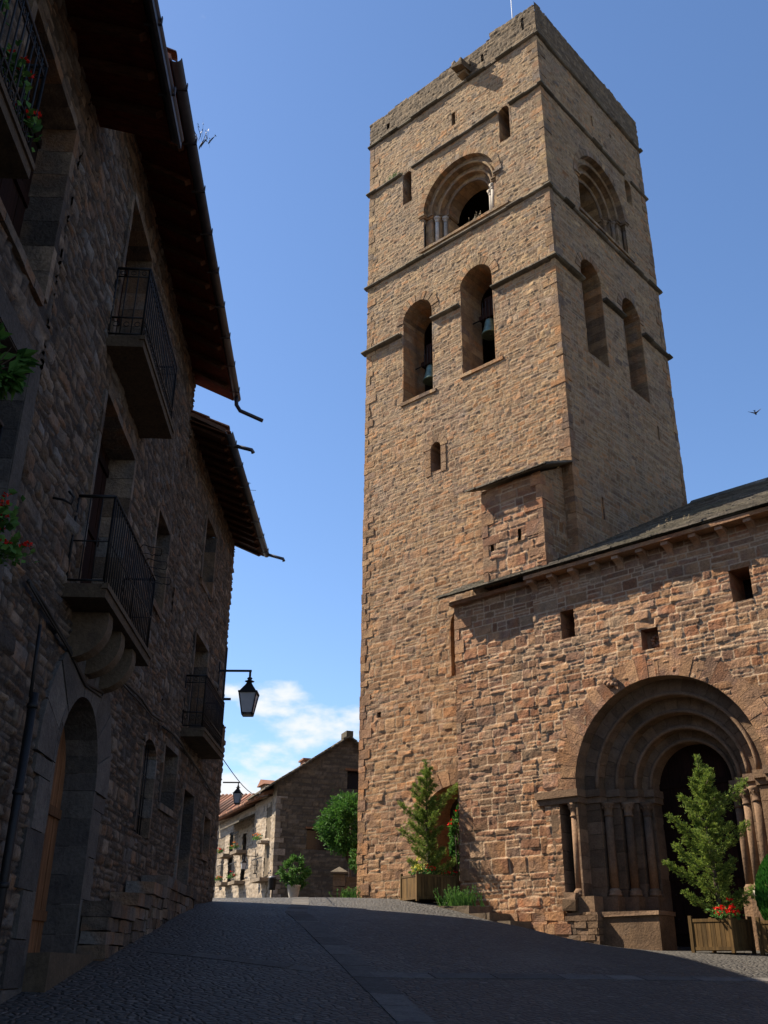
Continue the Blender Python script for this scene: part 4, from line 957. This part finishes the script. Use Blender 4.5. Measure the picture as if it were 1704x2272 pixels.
# ================================================================== FOLIAGE HELPERS
def leaf(f,p,d,s_,r,asp=.45):
    d=Vector(d).normalized(); a=d.cross(Vector((r.gauss(0,1),r.gauss(0,1),r.gauss(0,1)))).normalized()
    p=Vector(p); n=d.cross(a)*s_*.12
    f.add([p,p+d*s_*.5+a*s_*asp*.5+n,p+d*s_,p+d*s_*.5-a*s_*asp*.5+n],[(0,1,2,3)],(min(1,max(0,r.gauss(.45,.28))),r.random(),1,1))
def conifer(name,Mx,h,rad,lab,seed=0,mat='conifer',lean=(0,0),arm=None):
    e=empty(name,Mx,lab,'conifer','conifers in wooden planters'); r=random.Random(seed)
    f=MB(seed); tr=lambda t: Vector((lean[0]*t*t+.02*math.sin(t*9),lean[1]*t*t,h*t))
    f.tube([tr(t/10) for t in range(11)],[.045*(1-t/10)+.006 for t in range(11)],7)
    br=[]
    nb=40
    for i in range(nb):
        t=.10+.86*(i/nb)**.92; a=i*2.4+r.uniform(-.5,.5); L=rad*((1-t)**.8)*(r.uniform(.45,.8) if i%3 else r.uniform(.95,1.25))+.06
        if arm and i in arm: L,a=arm[i]
        up_=.25+.5*t; base=tr(t-.05); pts=[]
        for k in range(6):
            q=k/5; pts.append(base+Vector((math.cos(a)*L*q,math.sin(a)*L*q,L*(up_*q+.35*q*q)*.8)))
        br.append(pts); f.tube(pts,[.012*(1-k/6)+.003 for k in range(6)],4)
    f.build('trunk',M['bark'],e)
    f=MB(seed+1); f.rng=r
    def spray(c,d,s_):
        # a tuft: short needle-like faces fanned round the twig
        d=Vector(d).normalized()
        for k in range(9):
            v=(d+Vector((r.gauss(0,.45),r.gauss(0,.45),r.gauss(0,.4)))).normalized()
            leaf(f,c+Vector((r.gauss(0,.014),r.gauss(0,.014),r.gauss(0,.014))),v,s_*r.uniform(.6,1.2),r,.28)
    for pts in br:
        L=(pts[-1]-pts[0]).length; n=int(L/.028)+3
        for k in range(n):
            q=.12+.88*k/n; i=min(4,int(q*5)); u=q*5-i; c=pts[i].lerp(pts[i+1],u); d=(pts[i+1]-pts[i]).normalized()
            w=.10*(1.1-q*.7)*(.6+L)
            for m_ in range(4):
                side=Vector((r.gauss(0,1),r.gauss(0,1),r.gauss(0,.55)))*w*.6
                spray(c+side,d+side*2.2/(w+.05)*.4,.055)
    for k in range(26): t=.86+.14*k/26; spray(tr(t)+Vector((r.gauss(0,.03),r.gauss(0,.03),0)),(r.gauss(0,.3),r.gauss(0,.3),1),.07)
    f.build('foliage',M[mat],e); return e
def crown_tree(name,Mx,cz,rx,rz,n,trunk_h,lab,mat='leaf',seed=0,size=.10,cat='tree',off=(0,0),tr=.07,stems=1):
    e=empty(name,Mx,lab,cat); r=random.Random(seed); f=MB(seed)
    for s_ in range(stems):
        dx,dy=(r.gauss(0,.12),r.gauss(0,.12)) if stems>1 else (0,0)
        f.tube([(0,0,-.1),(dx*.5+.02,dy*.5,trunk_h*.5),(off[0]*.6+dx,off[1]*.6+dy,trunk_h),(off[0]+dx*1.5,off[1]+dy*1.5,cz)],[tr*1.2,tr,tr*.8,tr*.4],8)
    for k in range(9):
        a=k*2.4; z=r.uniform(.0,.7); f.tube([(off[0]*.6,off[1]*.6,trunk_h),(off[0]+math.cos(a)*rx*.45,off[1]+math.sin(a)*rx*.45,cz-rz*.3+z*rz*.5),(off[0]+math.cos(a)*rx*.8,off[1]+math.sin(a)*rx*.8,cz+(z-.3)*rz)],[tr*.5,tr*.3,tr*.08],5)
    f.build('trunk',M['bark'],e)
    f=MB(seed+1); f.rng=r
    cl=[]
    for k in range(int(n/26)):
        a,b=r.uniform(0,6.283),math.acos(r.uniform(-1,1)); q=r.uniform(.55,1.0)**.6; bump=1+.08*math.sin(3*a+seed)+.07*math.sin(5*b+a*2)
        cl.append(Vector((off[0]+rx*q*bump*math.sin(b)*math.cos(a),off[1]+rx*q*bump*math.sin(b)*math.sin(a),cz+rz*q*bump*math.cos(b))))
    for c in cl:
        o_=(c-Vector((off[0],off[1],cz))).normalized()
        for k in range(26):
            d=(o_+Vector((r.gauss(0,.7),r.gauss(0,.7),r.gauss(0,.7)))); leaf(f,c+Vector((r.gauss(0,rx*.085),r.gauss(0,rx*.085),r.gauss(0,rz*.085))),d,size*r.uniform(.6,1.2),r)
    f.build('crown',M[mat],e); return e
def flowers(name,Mx,n,lab,petal='red',spread=(.2,.12,.08),seed=0,leafn=120,size=.05,group=None,cat='flowers'):
    e=empty(name,Mx,lab,cat,group); r=random.Random(seed); f=MB(seed); f.rng=r
    for k in range(leafn):
        p=Vector((r.gauss(0,spread[0]),r.gauss(0,spread[1]),abs(r.gauss(0,spread[2])))); leaf(f,p,(r.gauss(0,1),r.gauss(0,1),r.uniform(0,1)),.07*r.uniform(.6,1.3),r,.8)
    f.build('leaves',M['shrub'],e); f=MB(seed+1)
    for k in range(n):
        c=Vector((r.gauss(0,spread[0]*.8),r.gauss(0,spread[1]*.8),spread[2]*.8+abs(r.gauss(0,spread[2]))))
        for m_ in range(10):
            a=r.uniform(0,6.28); d=Vector((math.cos(a),math.sin(a),r.uniform(-.2,.9))); leaf(f,c+d*size*.3,d,size*r.uniform(.7,1.1),r,.9)
    f.build('blossom',M[petal],e); return e
def planter(name,Mx,w,h,lab,d=None):
    e=empty(name,Mx,lab,'planter','square wooden planters'); d=d or w; t=.06
    for i,j in ((-1,-1),(1,-1),(1,1),(-1,1)):
        f=MB(int(i*3+j+9)); x,y=i*(w/2-t/2),j*(d/2-t/2); f.box(x-t/2,x+t/2,y-t/2,y+t/2,0,h+.05); f.build('corner_post',M['planter'],e)
    for s_ in range(4):
        f=MB(s_+40); L=(w if s_%2==0 else d); off=(d if s_%2==0 else w)/2-t*.55; n=int((L-2*t)/.085); a=-(L/2-t)
        ws=(L-2*t)/n
        for k in range(n): f.box(a+k*ws+.004,a+(k+1)*ws-.004,off-.012,off+.012,.10,h-.06)
        f.box(a,-a,off-.022,off+.022,.045,.10); f.box(a,-a,off-.022,off+.022,h-.06,h-.005)
        f.xf(Matrix.Rotation(s_*math.pi/2,4,'Z')); f.build('panel',M['planter'],e)
    f=MB(50); f.box(-w/2+t,w/2-t,-d/2+t,d/2-t,h-.14,h-.07); f.build('soil',M['soil'],e)
    return e
def W3(u,n): return TOWER_F@Vector((u,-n,0))
# planter by the portal
p=W3(3.80,2.6); zp=g1(p.x,p.y); PM=Matrix.Translation((p.x,p.y,zp))@Matrix.Rotation(R(45),4,'Z')
planter('planter',PM,.84,.58,'square wooden planter before the dark church portal, holding the tall light-green conifer and red flowers')
conifer('potted_conifer',PM@Matrix.Translation((.02,0,.48)),3.15,.95,'tall loose conifer in front of the dark church door',seed=3,lean=(.22,.18),arm={26:(.95,R(-35)),17:(.8,R(150))})
flowers('red_geraniums',PM@Matrix.Translation((-.28,-.26,.56)),16,'bright red geraniums in the planter at the church portal',seed=4,spread=(.12,.12,.09),size=.06,group='red geraniums in the wooden planters')
# planter by the tower doorway
p=W3(-4.15,1.45); zp=g1(p.x,p.y); PL=Matrix.Translation((p.x,p.y,zp))@Matrix.Rotation(R(24),4,'Z')
planter('planter',PL,1.15,.62,'square wooden planter on the crest beside the low tower doorway, with yellow and red flowers',d=.95)
conifer('potted_conifer',PL@Matrix.Translation((-.02,0,.5)),2.95,.80,'tall green conifer standing against the sunlit foot of the tower',seed=11,lean=(-.05,0),arm={24:(1.0,R(-15)),18:(.7,R(170))})
flowers('yellow_flowers',PL@Matrix.Translation((-.42,-.28,.60)),14,'pale yellow flowers at the left corner of the planter by the tower',petal='yellow',seed=5,spread=(.10,.10,.09),size=.06)
flowers('red_geraniums',PL@Matrix.Translation((-.12,-.32,.60)),6,'small red geraniums in the middle of the planter by the tower',seed=6,spread=(.10,.08,.1),size=.05,group='red geraniums in the wooden planters')
flowers('red_geraniums',PL@Matrix.Translation((.40,-.28,.58)),7,'red geraniums at the right corner of the planter by the tower',seed=7,spread=(.12,.08,.07),size=.05,group='red geraniums in the wooden planters')
# oleander in the doorway
p=W3(-3.85,.55); crown_tree('oleander',Matrix.Translation((p.x,p.y,g1(p.x,p.y))),1.65,.30,.70,800,.7,'oleander with sparse pink flowers in the shade of the low tower doorway',mat='leaf',seed=13,size=.13,cat='shrub',stems=4,tr=.02)
p=W3(-3.75,.75); flowers('pink_oleander_flowers',Matrix.Translation((p.x,p.y,g1(p.x,p.y)+1.6)),10,'small red-pink blooms on the oleander beside the tower doorway',seed=14,spread=(.16,.12,.35),leafn=10,size=.06)
p=W3(-2.95,1.75); weeds('wall_weeds',Matrix.Translation((p.x,p.y,g1(p.x,p.y)+.05)),150,.5,'pale green weeds at the church wall foot right of the planter by the tower','weeds',M['shrub'],15,.2)
p=W3(-8.05,.25); weeds('tower_foot_weeds',Matrix.Translation((p.x,p.y,g1(p.x,p.y))),70,.3,'green weeds at the left foot of the tower','weeds',M['shrub'],16,.15)
# thuja at the right edge
p=W3(4.86,2.45); zp=g1(p.x,p.y); PR=Matrix.Translation((p.x,p.y,zp))@Matrix.Rotation(R(45),4,'Z')
planter('planter',PR,.62,.58,'wooden planter cut by the right edge of the picture, below a dense thuja')
e=empty('potted_thuja',PR@Matrix.Translation((0,0,.5)),'dense dark green thuja at the right edge of the picture','conifer'); r=random.Random(9); f=MB(9); f.rng=r
for k in range(5200):
    t=r.random()**.8; a=r.uniform(0,6.283); rr=.33*math.sin(math.pi*min(1,.18+t*.82))**.7*r.uniform(.8,1.04); leaf(f,(rr*math.cos(a),rr*math.sin(a),t*1.15),(math.cos(a)*.35,math.sin(a)*.35,1),.08,r,.4)
f.build('foliage',M['thuja'],e); f=MB(10); f.tube([(0,0,0),(0,0,1.0)],.03,7); f.build('trunk',M['bark'],e)

# flowers on the near balconies
for k,(u,y,z,n_,sd_) in enumerate(((5.62,2.78,8.0,7,20),(5.9,2.74,7.72,6,21),(5.0,2.78,8.1,8,22),(7.05,2.74,4.72,10,23),(7.32,2.72,4.52,7,24))):
    labs=('red geraniums behind the bars of the highest balcony at the left edge','red blooms trailing at the corner of the highest left balcony','red flowers at the far left end of the highest balcony','red geraniums spilling over the lower left balcony','red flowers hanging under the lower left balcony rail')
    flowers('balcony_geraniums',HOUSE_F@Matrix.Translation((u,y,z)),n_,labs[k],seed=sd_,spread=(.10,.05,.08),size=.036,leafn=90,group='red geraniums on the balconies')
crown_tree('balcony_plant',HOUSE_F@Matrix.Translation((6.62,2.86,5.85)),.1,.20,.24,500,.0,'broad-leaved green plant hanging in the window at the left edge',mat='leaf',seed=25,size=.15,cat='plant',tr=.015)

# ================================================================== BEYOND THE CREST
# gabled house: shade put into the dark front colour, sun into the pale side
GA=R(20); GF=Matrix.Translation((-4.55,43.5,0))@Matrix.Rotation(GA,4,'Z')
hD=empty('gabled_house',GF,'stone house beyond the crest, left of the tower, its broad gable coloured dark for shade','house')
ap=(3.18,11.05); ev=8.9
tp=lambda U: .07+np.where(U<ap[0],ev+(ap[1]-ev)*U/ap[0],ap[1]-(U-ap[0])*.62)
stone_wall('wall',M['shaded_far'],hD,0,8,2.8,11.2,.06,[rectf(3.2,4.4,8.8,9.6),rectf(1.42,2.4,6.15,7.0)],seed=141,topf=tp,hr=(.1,.2),wr=(.2,.5),warp=.05,joint=.02,relief=.03,tilt=.1,rough=.015)
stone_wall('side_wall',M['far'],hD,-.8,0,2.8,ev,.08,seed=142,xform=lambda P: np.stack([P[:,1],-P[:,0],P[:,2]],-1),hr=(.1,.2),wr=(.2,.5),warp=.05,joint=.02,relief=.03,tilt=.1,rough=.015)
f=MB(60); f.box(3.2,4.4,.25,.3,8.8,9.6); f.box(1.42,2.4,.25,.3,6.15,7.0); f.build('window',M['glass'],hD)
f=MB(61); f.box(3.1,4.5,-.06,.1,9.6,9.7); f.box(1.35,2.5,-.05,.1,7.0,7.08); f.build('lintel',M['oak'],hD)
f=MB(62); quoins(f,0,0,3,8.3,-1,-1,(.15,.28),(.25,.5),.02); f.build('corner_stones',M['far'],hD)
f=MB(63)
for sg,(x0,z0),(x1,z1) in ((1,(-.62,ev-.42),ap),(-1,(8,ap[1]-4.82*.62),ap)):
    n=26
    for k in range(n):
        a,b=k/n,(k+1.25)/n; xa,za=x0+(x1-x0)*a,z0+(z1-z0)*a; xb,zb=x0+(x1-x0)*min(b,1),z0+(z1-z0)*min(b,1); t=rg.uniform(.05,.09)
        f.add([(xa,-.28+rg.uniform(-.05,.03),za+.03),(xb,-.28,zb),(xb,3.2,zb),(xa,3.2,za+.03),(xa,-.28,za+.03+t),(xb,-.28,zb+t),(xb,3.2,zb+t),(xa,3.2,za+.03+t)],[(0,3,2,1),(4,5,6,7),(0,1,5,4),(1,2,6,5),(2,3,7,6),(3,0,4,7)])
f.box(ap[0]-.16,ap[0]+.16,-.3,.5,ap[1]+.03,ap[1]+.28); f.build('roof',M['slate'],hD)
f=MB(64); f.box(1.7,2.3,1.9,2.6,8.8,10.30); f.box(1.62,2.38,1.82,2.68,10.3,10.38); f.build('chimney',M['tile'],hD)
f=MB(65); f.box(.04,7.9,.35,3,2.5,8.2); f.build('house_body',M['shaded_far'],hD)
# sunlit row bending away on the left
FAR=math.atan2(.924,-.383)-math.pi   # X runs back toward the gable house
RF=Matrix.Translation((-4.75,44.2,0))@Matrix.Rotation(math.atan2(-.924,.383),4,'Z')  # X toward the camera; wall faces -Y (the street)
def far_house(x0,x1,ztop,lab,wins,eave=.5,seed=0,door=None,mat='far'):
    e=empty('village_house',RF,lab,'house','pale stone houses in the sunlit street')
    ops=[rectf(*w) for w in wins]+([archf(*door)] if door else [])
    stone_wall('wall',M[mat],e,x0,x1,2.6,ztop,.06,ops,seed=seed,hr=(.09,.2),wr=(.15,.45),warp=.06,joint=.025,relief=.03,tilt=.1,rough=.015)
    f=MB(seed); f.box(x0+.02,x1-.02,.4,7,2.5,ztop-.02); f.build('house_body',M[mat],e)
    for w in wins:
        f=MB(seed+1); f.box(w[0],w[1],.22,.26,w[2],w[3]); f.build('window',M['door'],e)
    if door: f=MB(seed+2); f.box(door[0]-door[1],door[0]+door[1],.3,.34,door[2],door[3]+door[1]); f.build('door',M['oak'],e)
    f=MB(seed+3); f.prism([(-eave,ztop-.05),(3.5,ztop+1.3),(3.5,ztop+1.42),(-eave,ztop+.05)],x0-.1,x1+.1,'x'); f.prism([(3.5,ztop+1.3),(7.2,ztop),(7.2,ztop+.12),(3.5,ztop+1.42)],x0-.1,x1+.1,'x'); rf_=f.build('roof',M['tile'],e)
    f=MB(seed+4); u=x0-.1
    while u<x1+.1:
        f.tube([(u+.1,-eave-.05,ztop+.03),(u+.1,3.5,ztop+1.43)],.085,6); u+=.21
    f.build('roof_tiles',M['tile'],rf_)
    return e
far_house(-3.1,-.02,8.45,'sunlit pale stone house with a flower balcony, touching the dark gabled house',[(-1.0,-.35,6.7,8.0),(-1.0,-.3,5.08,6.4)],.45,301,door=(-.1,.62,3.0,3.9))
far_house(-9.8,-3.12,8.38,'farthest sunlit pale stone house with tall shadowed window bays and red flowers',[(-4.95,-4.2,5.2,7.3),(-7.4,-6.7,5.3,7.6),(-8.9,-8.3,5.0,6.6)],.5,311)
e=[o for o in bpy.data.objects if o.name.startswith('village_house')]
f=MB(64); f.box(-1.9,-1.0,-.1,1.2,8.5,9.05); f.build('dormer',M['far'],e[0]); f=MB(65); f.prism([(-2.05,9.05),(-1.45,9.32),(-.85,9.05)],-.25,1.3); f.build('dormer_roof',M['tile'],e[0])
f=MB(66); f.prism([(-.75,7.6),(.0,7.95),(.0,8.03),(-.75,7.68)],-6.9,-2.95,'x'); f.build('bay_roof',M['slate'],e[1])
for h_,a,b,z in ((e[0],-1.35,.2,5.0),(e[1],-5.2,-4.0,5.15),(e[1],-7.7,-6.5,5.25),(e[1],-7.7,-6.5,6.55),(e[1],-5.2,-4.0,6.5)):
    f=MB(67); f.box(a,b,-.5,.02,z-.14,z); o_=f.build('balcony',M['far'],h_)
    f=MB(68); n=int((b-a)/.16)
    for k in range(n+1): f.box(a+k*(b-a)/n-.008,a+k*(b-a)/n+.008,-.47,-.455,z,z+.8)
    f.box(a,b,-.475,-.45,z+.78,z+.82); f.build('railing',M['iron'],o_)
for u,z,pt,lab in ((-4.8,5.3,'red','red geraniums on the nearest balcony of the sunlit far house'),(-7.2,5.35,'orange','orange flowers low on the farthest sunlit house'),(-4.6,6.6,'orange','small orange flowers at a window of the farthest house'),(-7.4,6.65,'red','green box with a few red flowers high on the farthest house'),(-.8,6.6,'orange','orange flowers on the ledge next to the dark gabled house')):
    flowers('window_flowers',RF@Matrix.Translation((u,-.45,z)),9,lab,petal=pt,seed=int(u*-10+z),spread=(.26,.10,.09),size=.06,leafn=150,group='flowers on the sunlit far houses')
f=MB(69); f.box(-1.0,-.3,-.4,.02,6.45,6.55); f.build('window_ledge',M['far'],e[0])
lantern('wall_lantern',RF@Matrix.Translation((-2.1,-.02,6.05)),'little wall lantern on the sunlit pale house beyond the crest',arm=.6,sc=.75)
# across the old street: a house closing the view on the far left
hG=empty('village_house',Matrix.Translation((-9.5,58,0))@Matrix.Rotation(R(-12),4,'Z'),'red-tiled house closing the street at the far end, behind the small lantern','house','pale stone houses in the sunlit street')
stone_wall('wall',M['far'],hG,-6,8,2.5,9.3,.12,[rectf(1,1.8,6.5,7.8)],seed=321,hr=(.12,.25),wr=(.2,.5)); f=MB(70); f.box(-6,8,.3,7,2.5,9.2); f.build('house_body',M['far'],hG)
f=MB(71); f.prism([(-.5,9.2),(4,11.0),(4,11.15),(-.5,9.35)],-6.2,8.2,'x'); o_=f.build('roof',M['tile'],hG); f=MB(72); u=-6.2
while u<8.2: f.tube([(u,-.5,9.37),(u,4,11.17)],.1,6); u+=.25
f.build('roof_tiles',M['tile'],o_)

# trees and things in front of the gabled house
def at(x,y): return Matrix.Translation((x,y,g1(x,y)))
crown_tree('round_tree',at(-1.12,37.2),2.82,1.08,1.0,10500,1.35,'round clipped green tree in front of the dark gabled house, beside the tower',seed=31,size=.15)
crown_tree('potted_bush',at(-2.68,32.0)@Matrix.Translation((0,0,.42)),.42,.42,.42,1700,.12,'bright green bush in a pale pot before the dark gabled house',mat='shrub',seed=33,size=.13,cat='bush',tr=.02)
f=MB(73); f.lathe((0,0,0),[(.11,0),(.12,.04),(.16,.2),(.20,.4),(.22,.42),(.22,.46),(.18,.46)],18); o=f.build('plant_pot',M['pot'],None,at(-2.68,32.0)); tag(o,'pale tapering pot under the green bush','pot')
f=MB(74); z=0
while z<.68: h=rg.uniform(.12,.2); f.box(-.19,.19,-.19,.19,z,z+h-.01,j=.01); z+=h
e=empty('gate_pillar',at(-1.28,31.9),'square stone pillar with a pointed capstone in front of the dark gabled house','pillar'); f.build('shaft',M['shaded_far'],e)
f=MB(75); P=[(-.27,-.27,z),(.27,-.27,z),(.27,.27,z),(-.27,.27,z),(-.27,-.27,z+.05),(.27,-.27,z+.05),(.27,.27,z+.05),(-.27,.27,z+.05),(0,0,z+.22)]
f.add(P,[(0,3,2,1),(0,1,5,4),(1,2,6,5),(2,3,7,6),(3,0,4,7),(4,5,8),(5,6,8),(6,7,8),(7,4,8)]); f.build('capstone',M['slate'],e)
f=MB(76); 
for k in range(5):
    u=-1.0+rg.uniform(-.1,0); 
    while u<1.2: w=rg.uniform(.25,.5); f.box(u,u+w-.01,31.75,32.15,g1(0,32)+k*.16-.1,g1(0,32)+k*.16+.05,j=.012); u+=w
o=f.build('low_wall',M['shaded_far']); tag(o,'low dark stone wall between the capped pillar and the tower','wall')
crown_tree('wall_bush',at(-.62,32.6),1.25,.34,.36,900,.6,'yellow-green bush peeping out at the left edge of the tower foot',mat='shrub',seed=35,size=.13,cat='bush',tr=.02)
f=MB(77); f.prism([(-1.9,g1(-1.9,33)-.2),(-1.25,g1(-1.2,33)+.55),(-.4,g1(-1,33)+.95),(-.4,g1(-1,33)-.3)],33.2,34.6); o=f.build('ramp_wall',M['shaded_far']); tag(o,'dark sloping stair wall in front of the gabled house','wall')
e=empty('litter_bin',at(-3.3,31.5),'small dark litter bin on a post by the lit corner of the gabled house','bin')
f=MB(78); f.lathe((0,0,.35),[(.10,-.05),(.11,.0),(.12,.25),(.125,.26),(.11,.27),(.02,.25)],14); f.build('bin_body',M['iron'],e)
f=MB(79); f.lathe((0,0,.63),[(.125,0),(.13,.02),(.08,.06),(.02,.07)],14); f.build('lid',M['zinc'],e); f=MB(80); f.tube([(0,.12,0),(0,.12,.66)],.02,6); f.build('post',M['iron'],e)
# aerial on the lower roof, utility wire
f=MB(81); f.tube([(3.1,-.5,11.1),(3.1,-.5,11.55)],.008,5); f.tube([(3.1,-.72,11.4),(3.1,-.28,11.4)],.006,5); f.tube([(3.1,-.85,11.22),(3.1,-.4,11.25)],.005,5); o=f.build('roof_aerial',M['iron'],None,F2); tag(o,'thin aerial on the lower tiled eave against the sky','aerial')
f=MB(82); a=Vector((-3.9,23.5,6.2)); b=Vector((-5.0,45,8.6)); f.tube([a.lerp(b,t/12)-Vector((0,0,.45*math.sin(math.pi*t/12))) for t in range(13)],.012,5); o=f.build('overhead_wire',M['cable']); tag(o,'thin overhead wire sagging from the dark house row to the far houses','wire')
# small bird in flight
e=empty('bird',Matrix.Translation((7.05,15.9,11.2))@Matrix.Rotation(R(60),4,'Z')@Matrix.Scale(.62,4),'small dark bird in flight in the blue sky right of the tower','bird')
f=MB(83); f.tube([(-.13,0,0),(-.08,0,.0),(0,0,.0),(.08,0,.005),(.12,0,.01),(.145,0,.005)],[.004,.014,.03,.026,.018,.003],10)
P=[(.06,.02,.01),(-.03,.02,.01),(-.09,.2,.06),(-.02,.13,.05)]; 
for s_ in (1,-1):
    V=[(x,y*s_,z) for x,y,z in P]+[(x,y*s_,z-.008) for x,y,z in P]; f.add(V,[(0,1,2,3),(7,6,5,4),(0,4,5,1),(1,5,6,2),(2,6,7,3),(3,7,4,0)])
f.add([(-.1,-.01,0),(-.1,.01,0),(-.2,.04,0),(-.17,0,0),(-.2,-.04,0),(-.1,0,.006)],[(0,1,2,3,4),(5,1,0),(5,2,1),(5,3,2),(5,4,3),(5,0,4)])
f.build('bird_body',M['bird'],e)
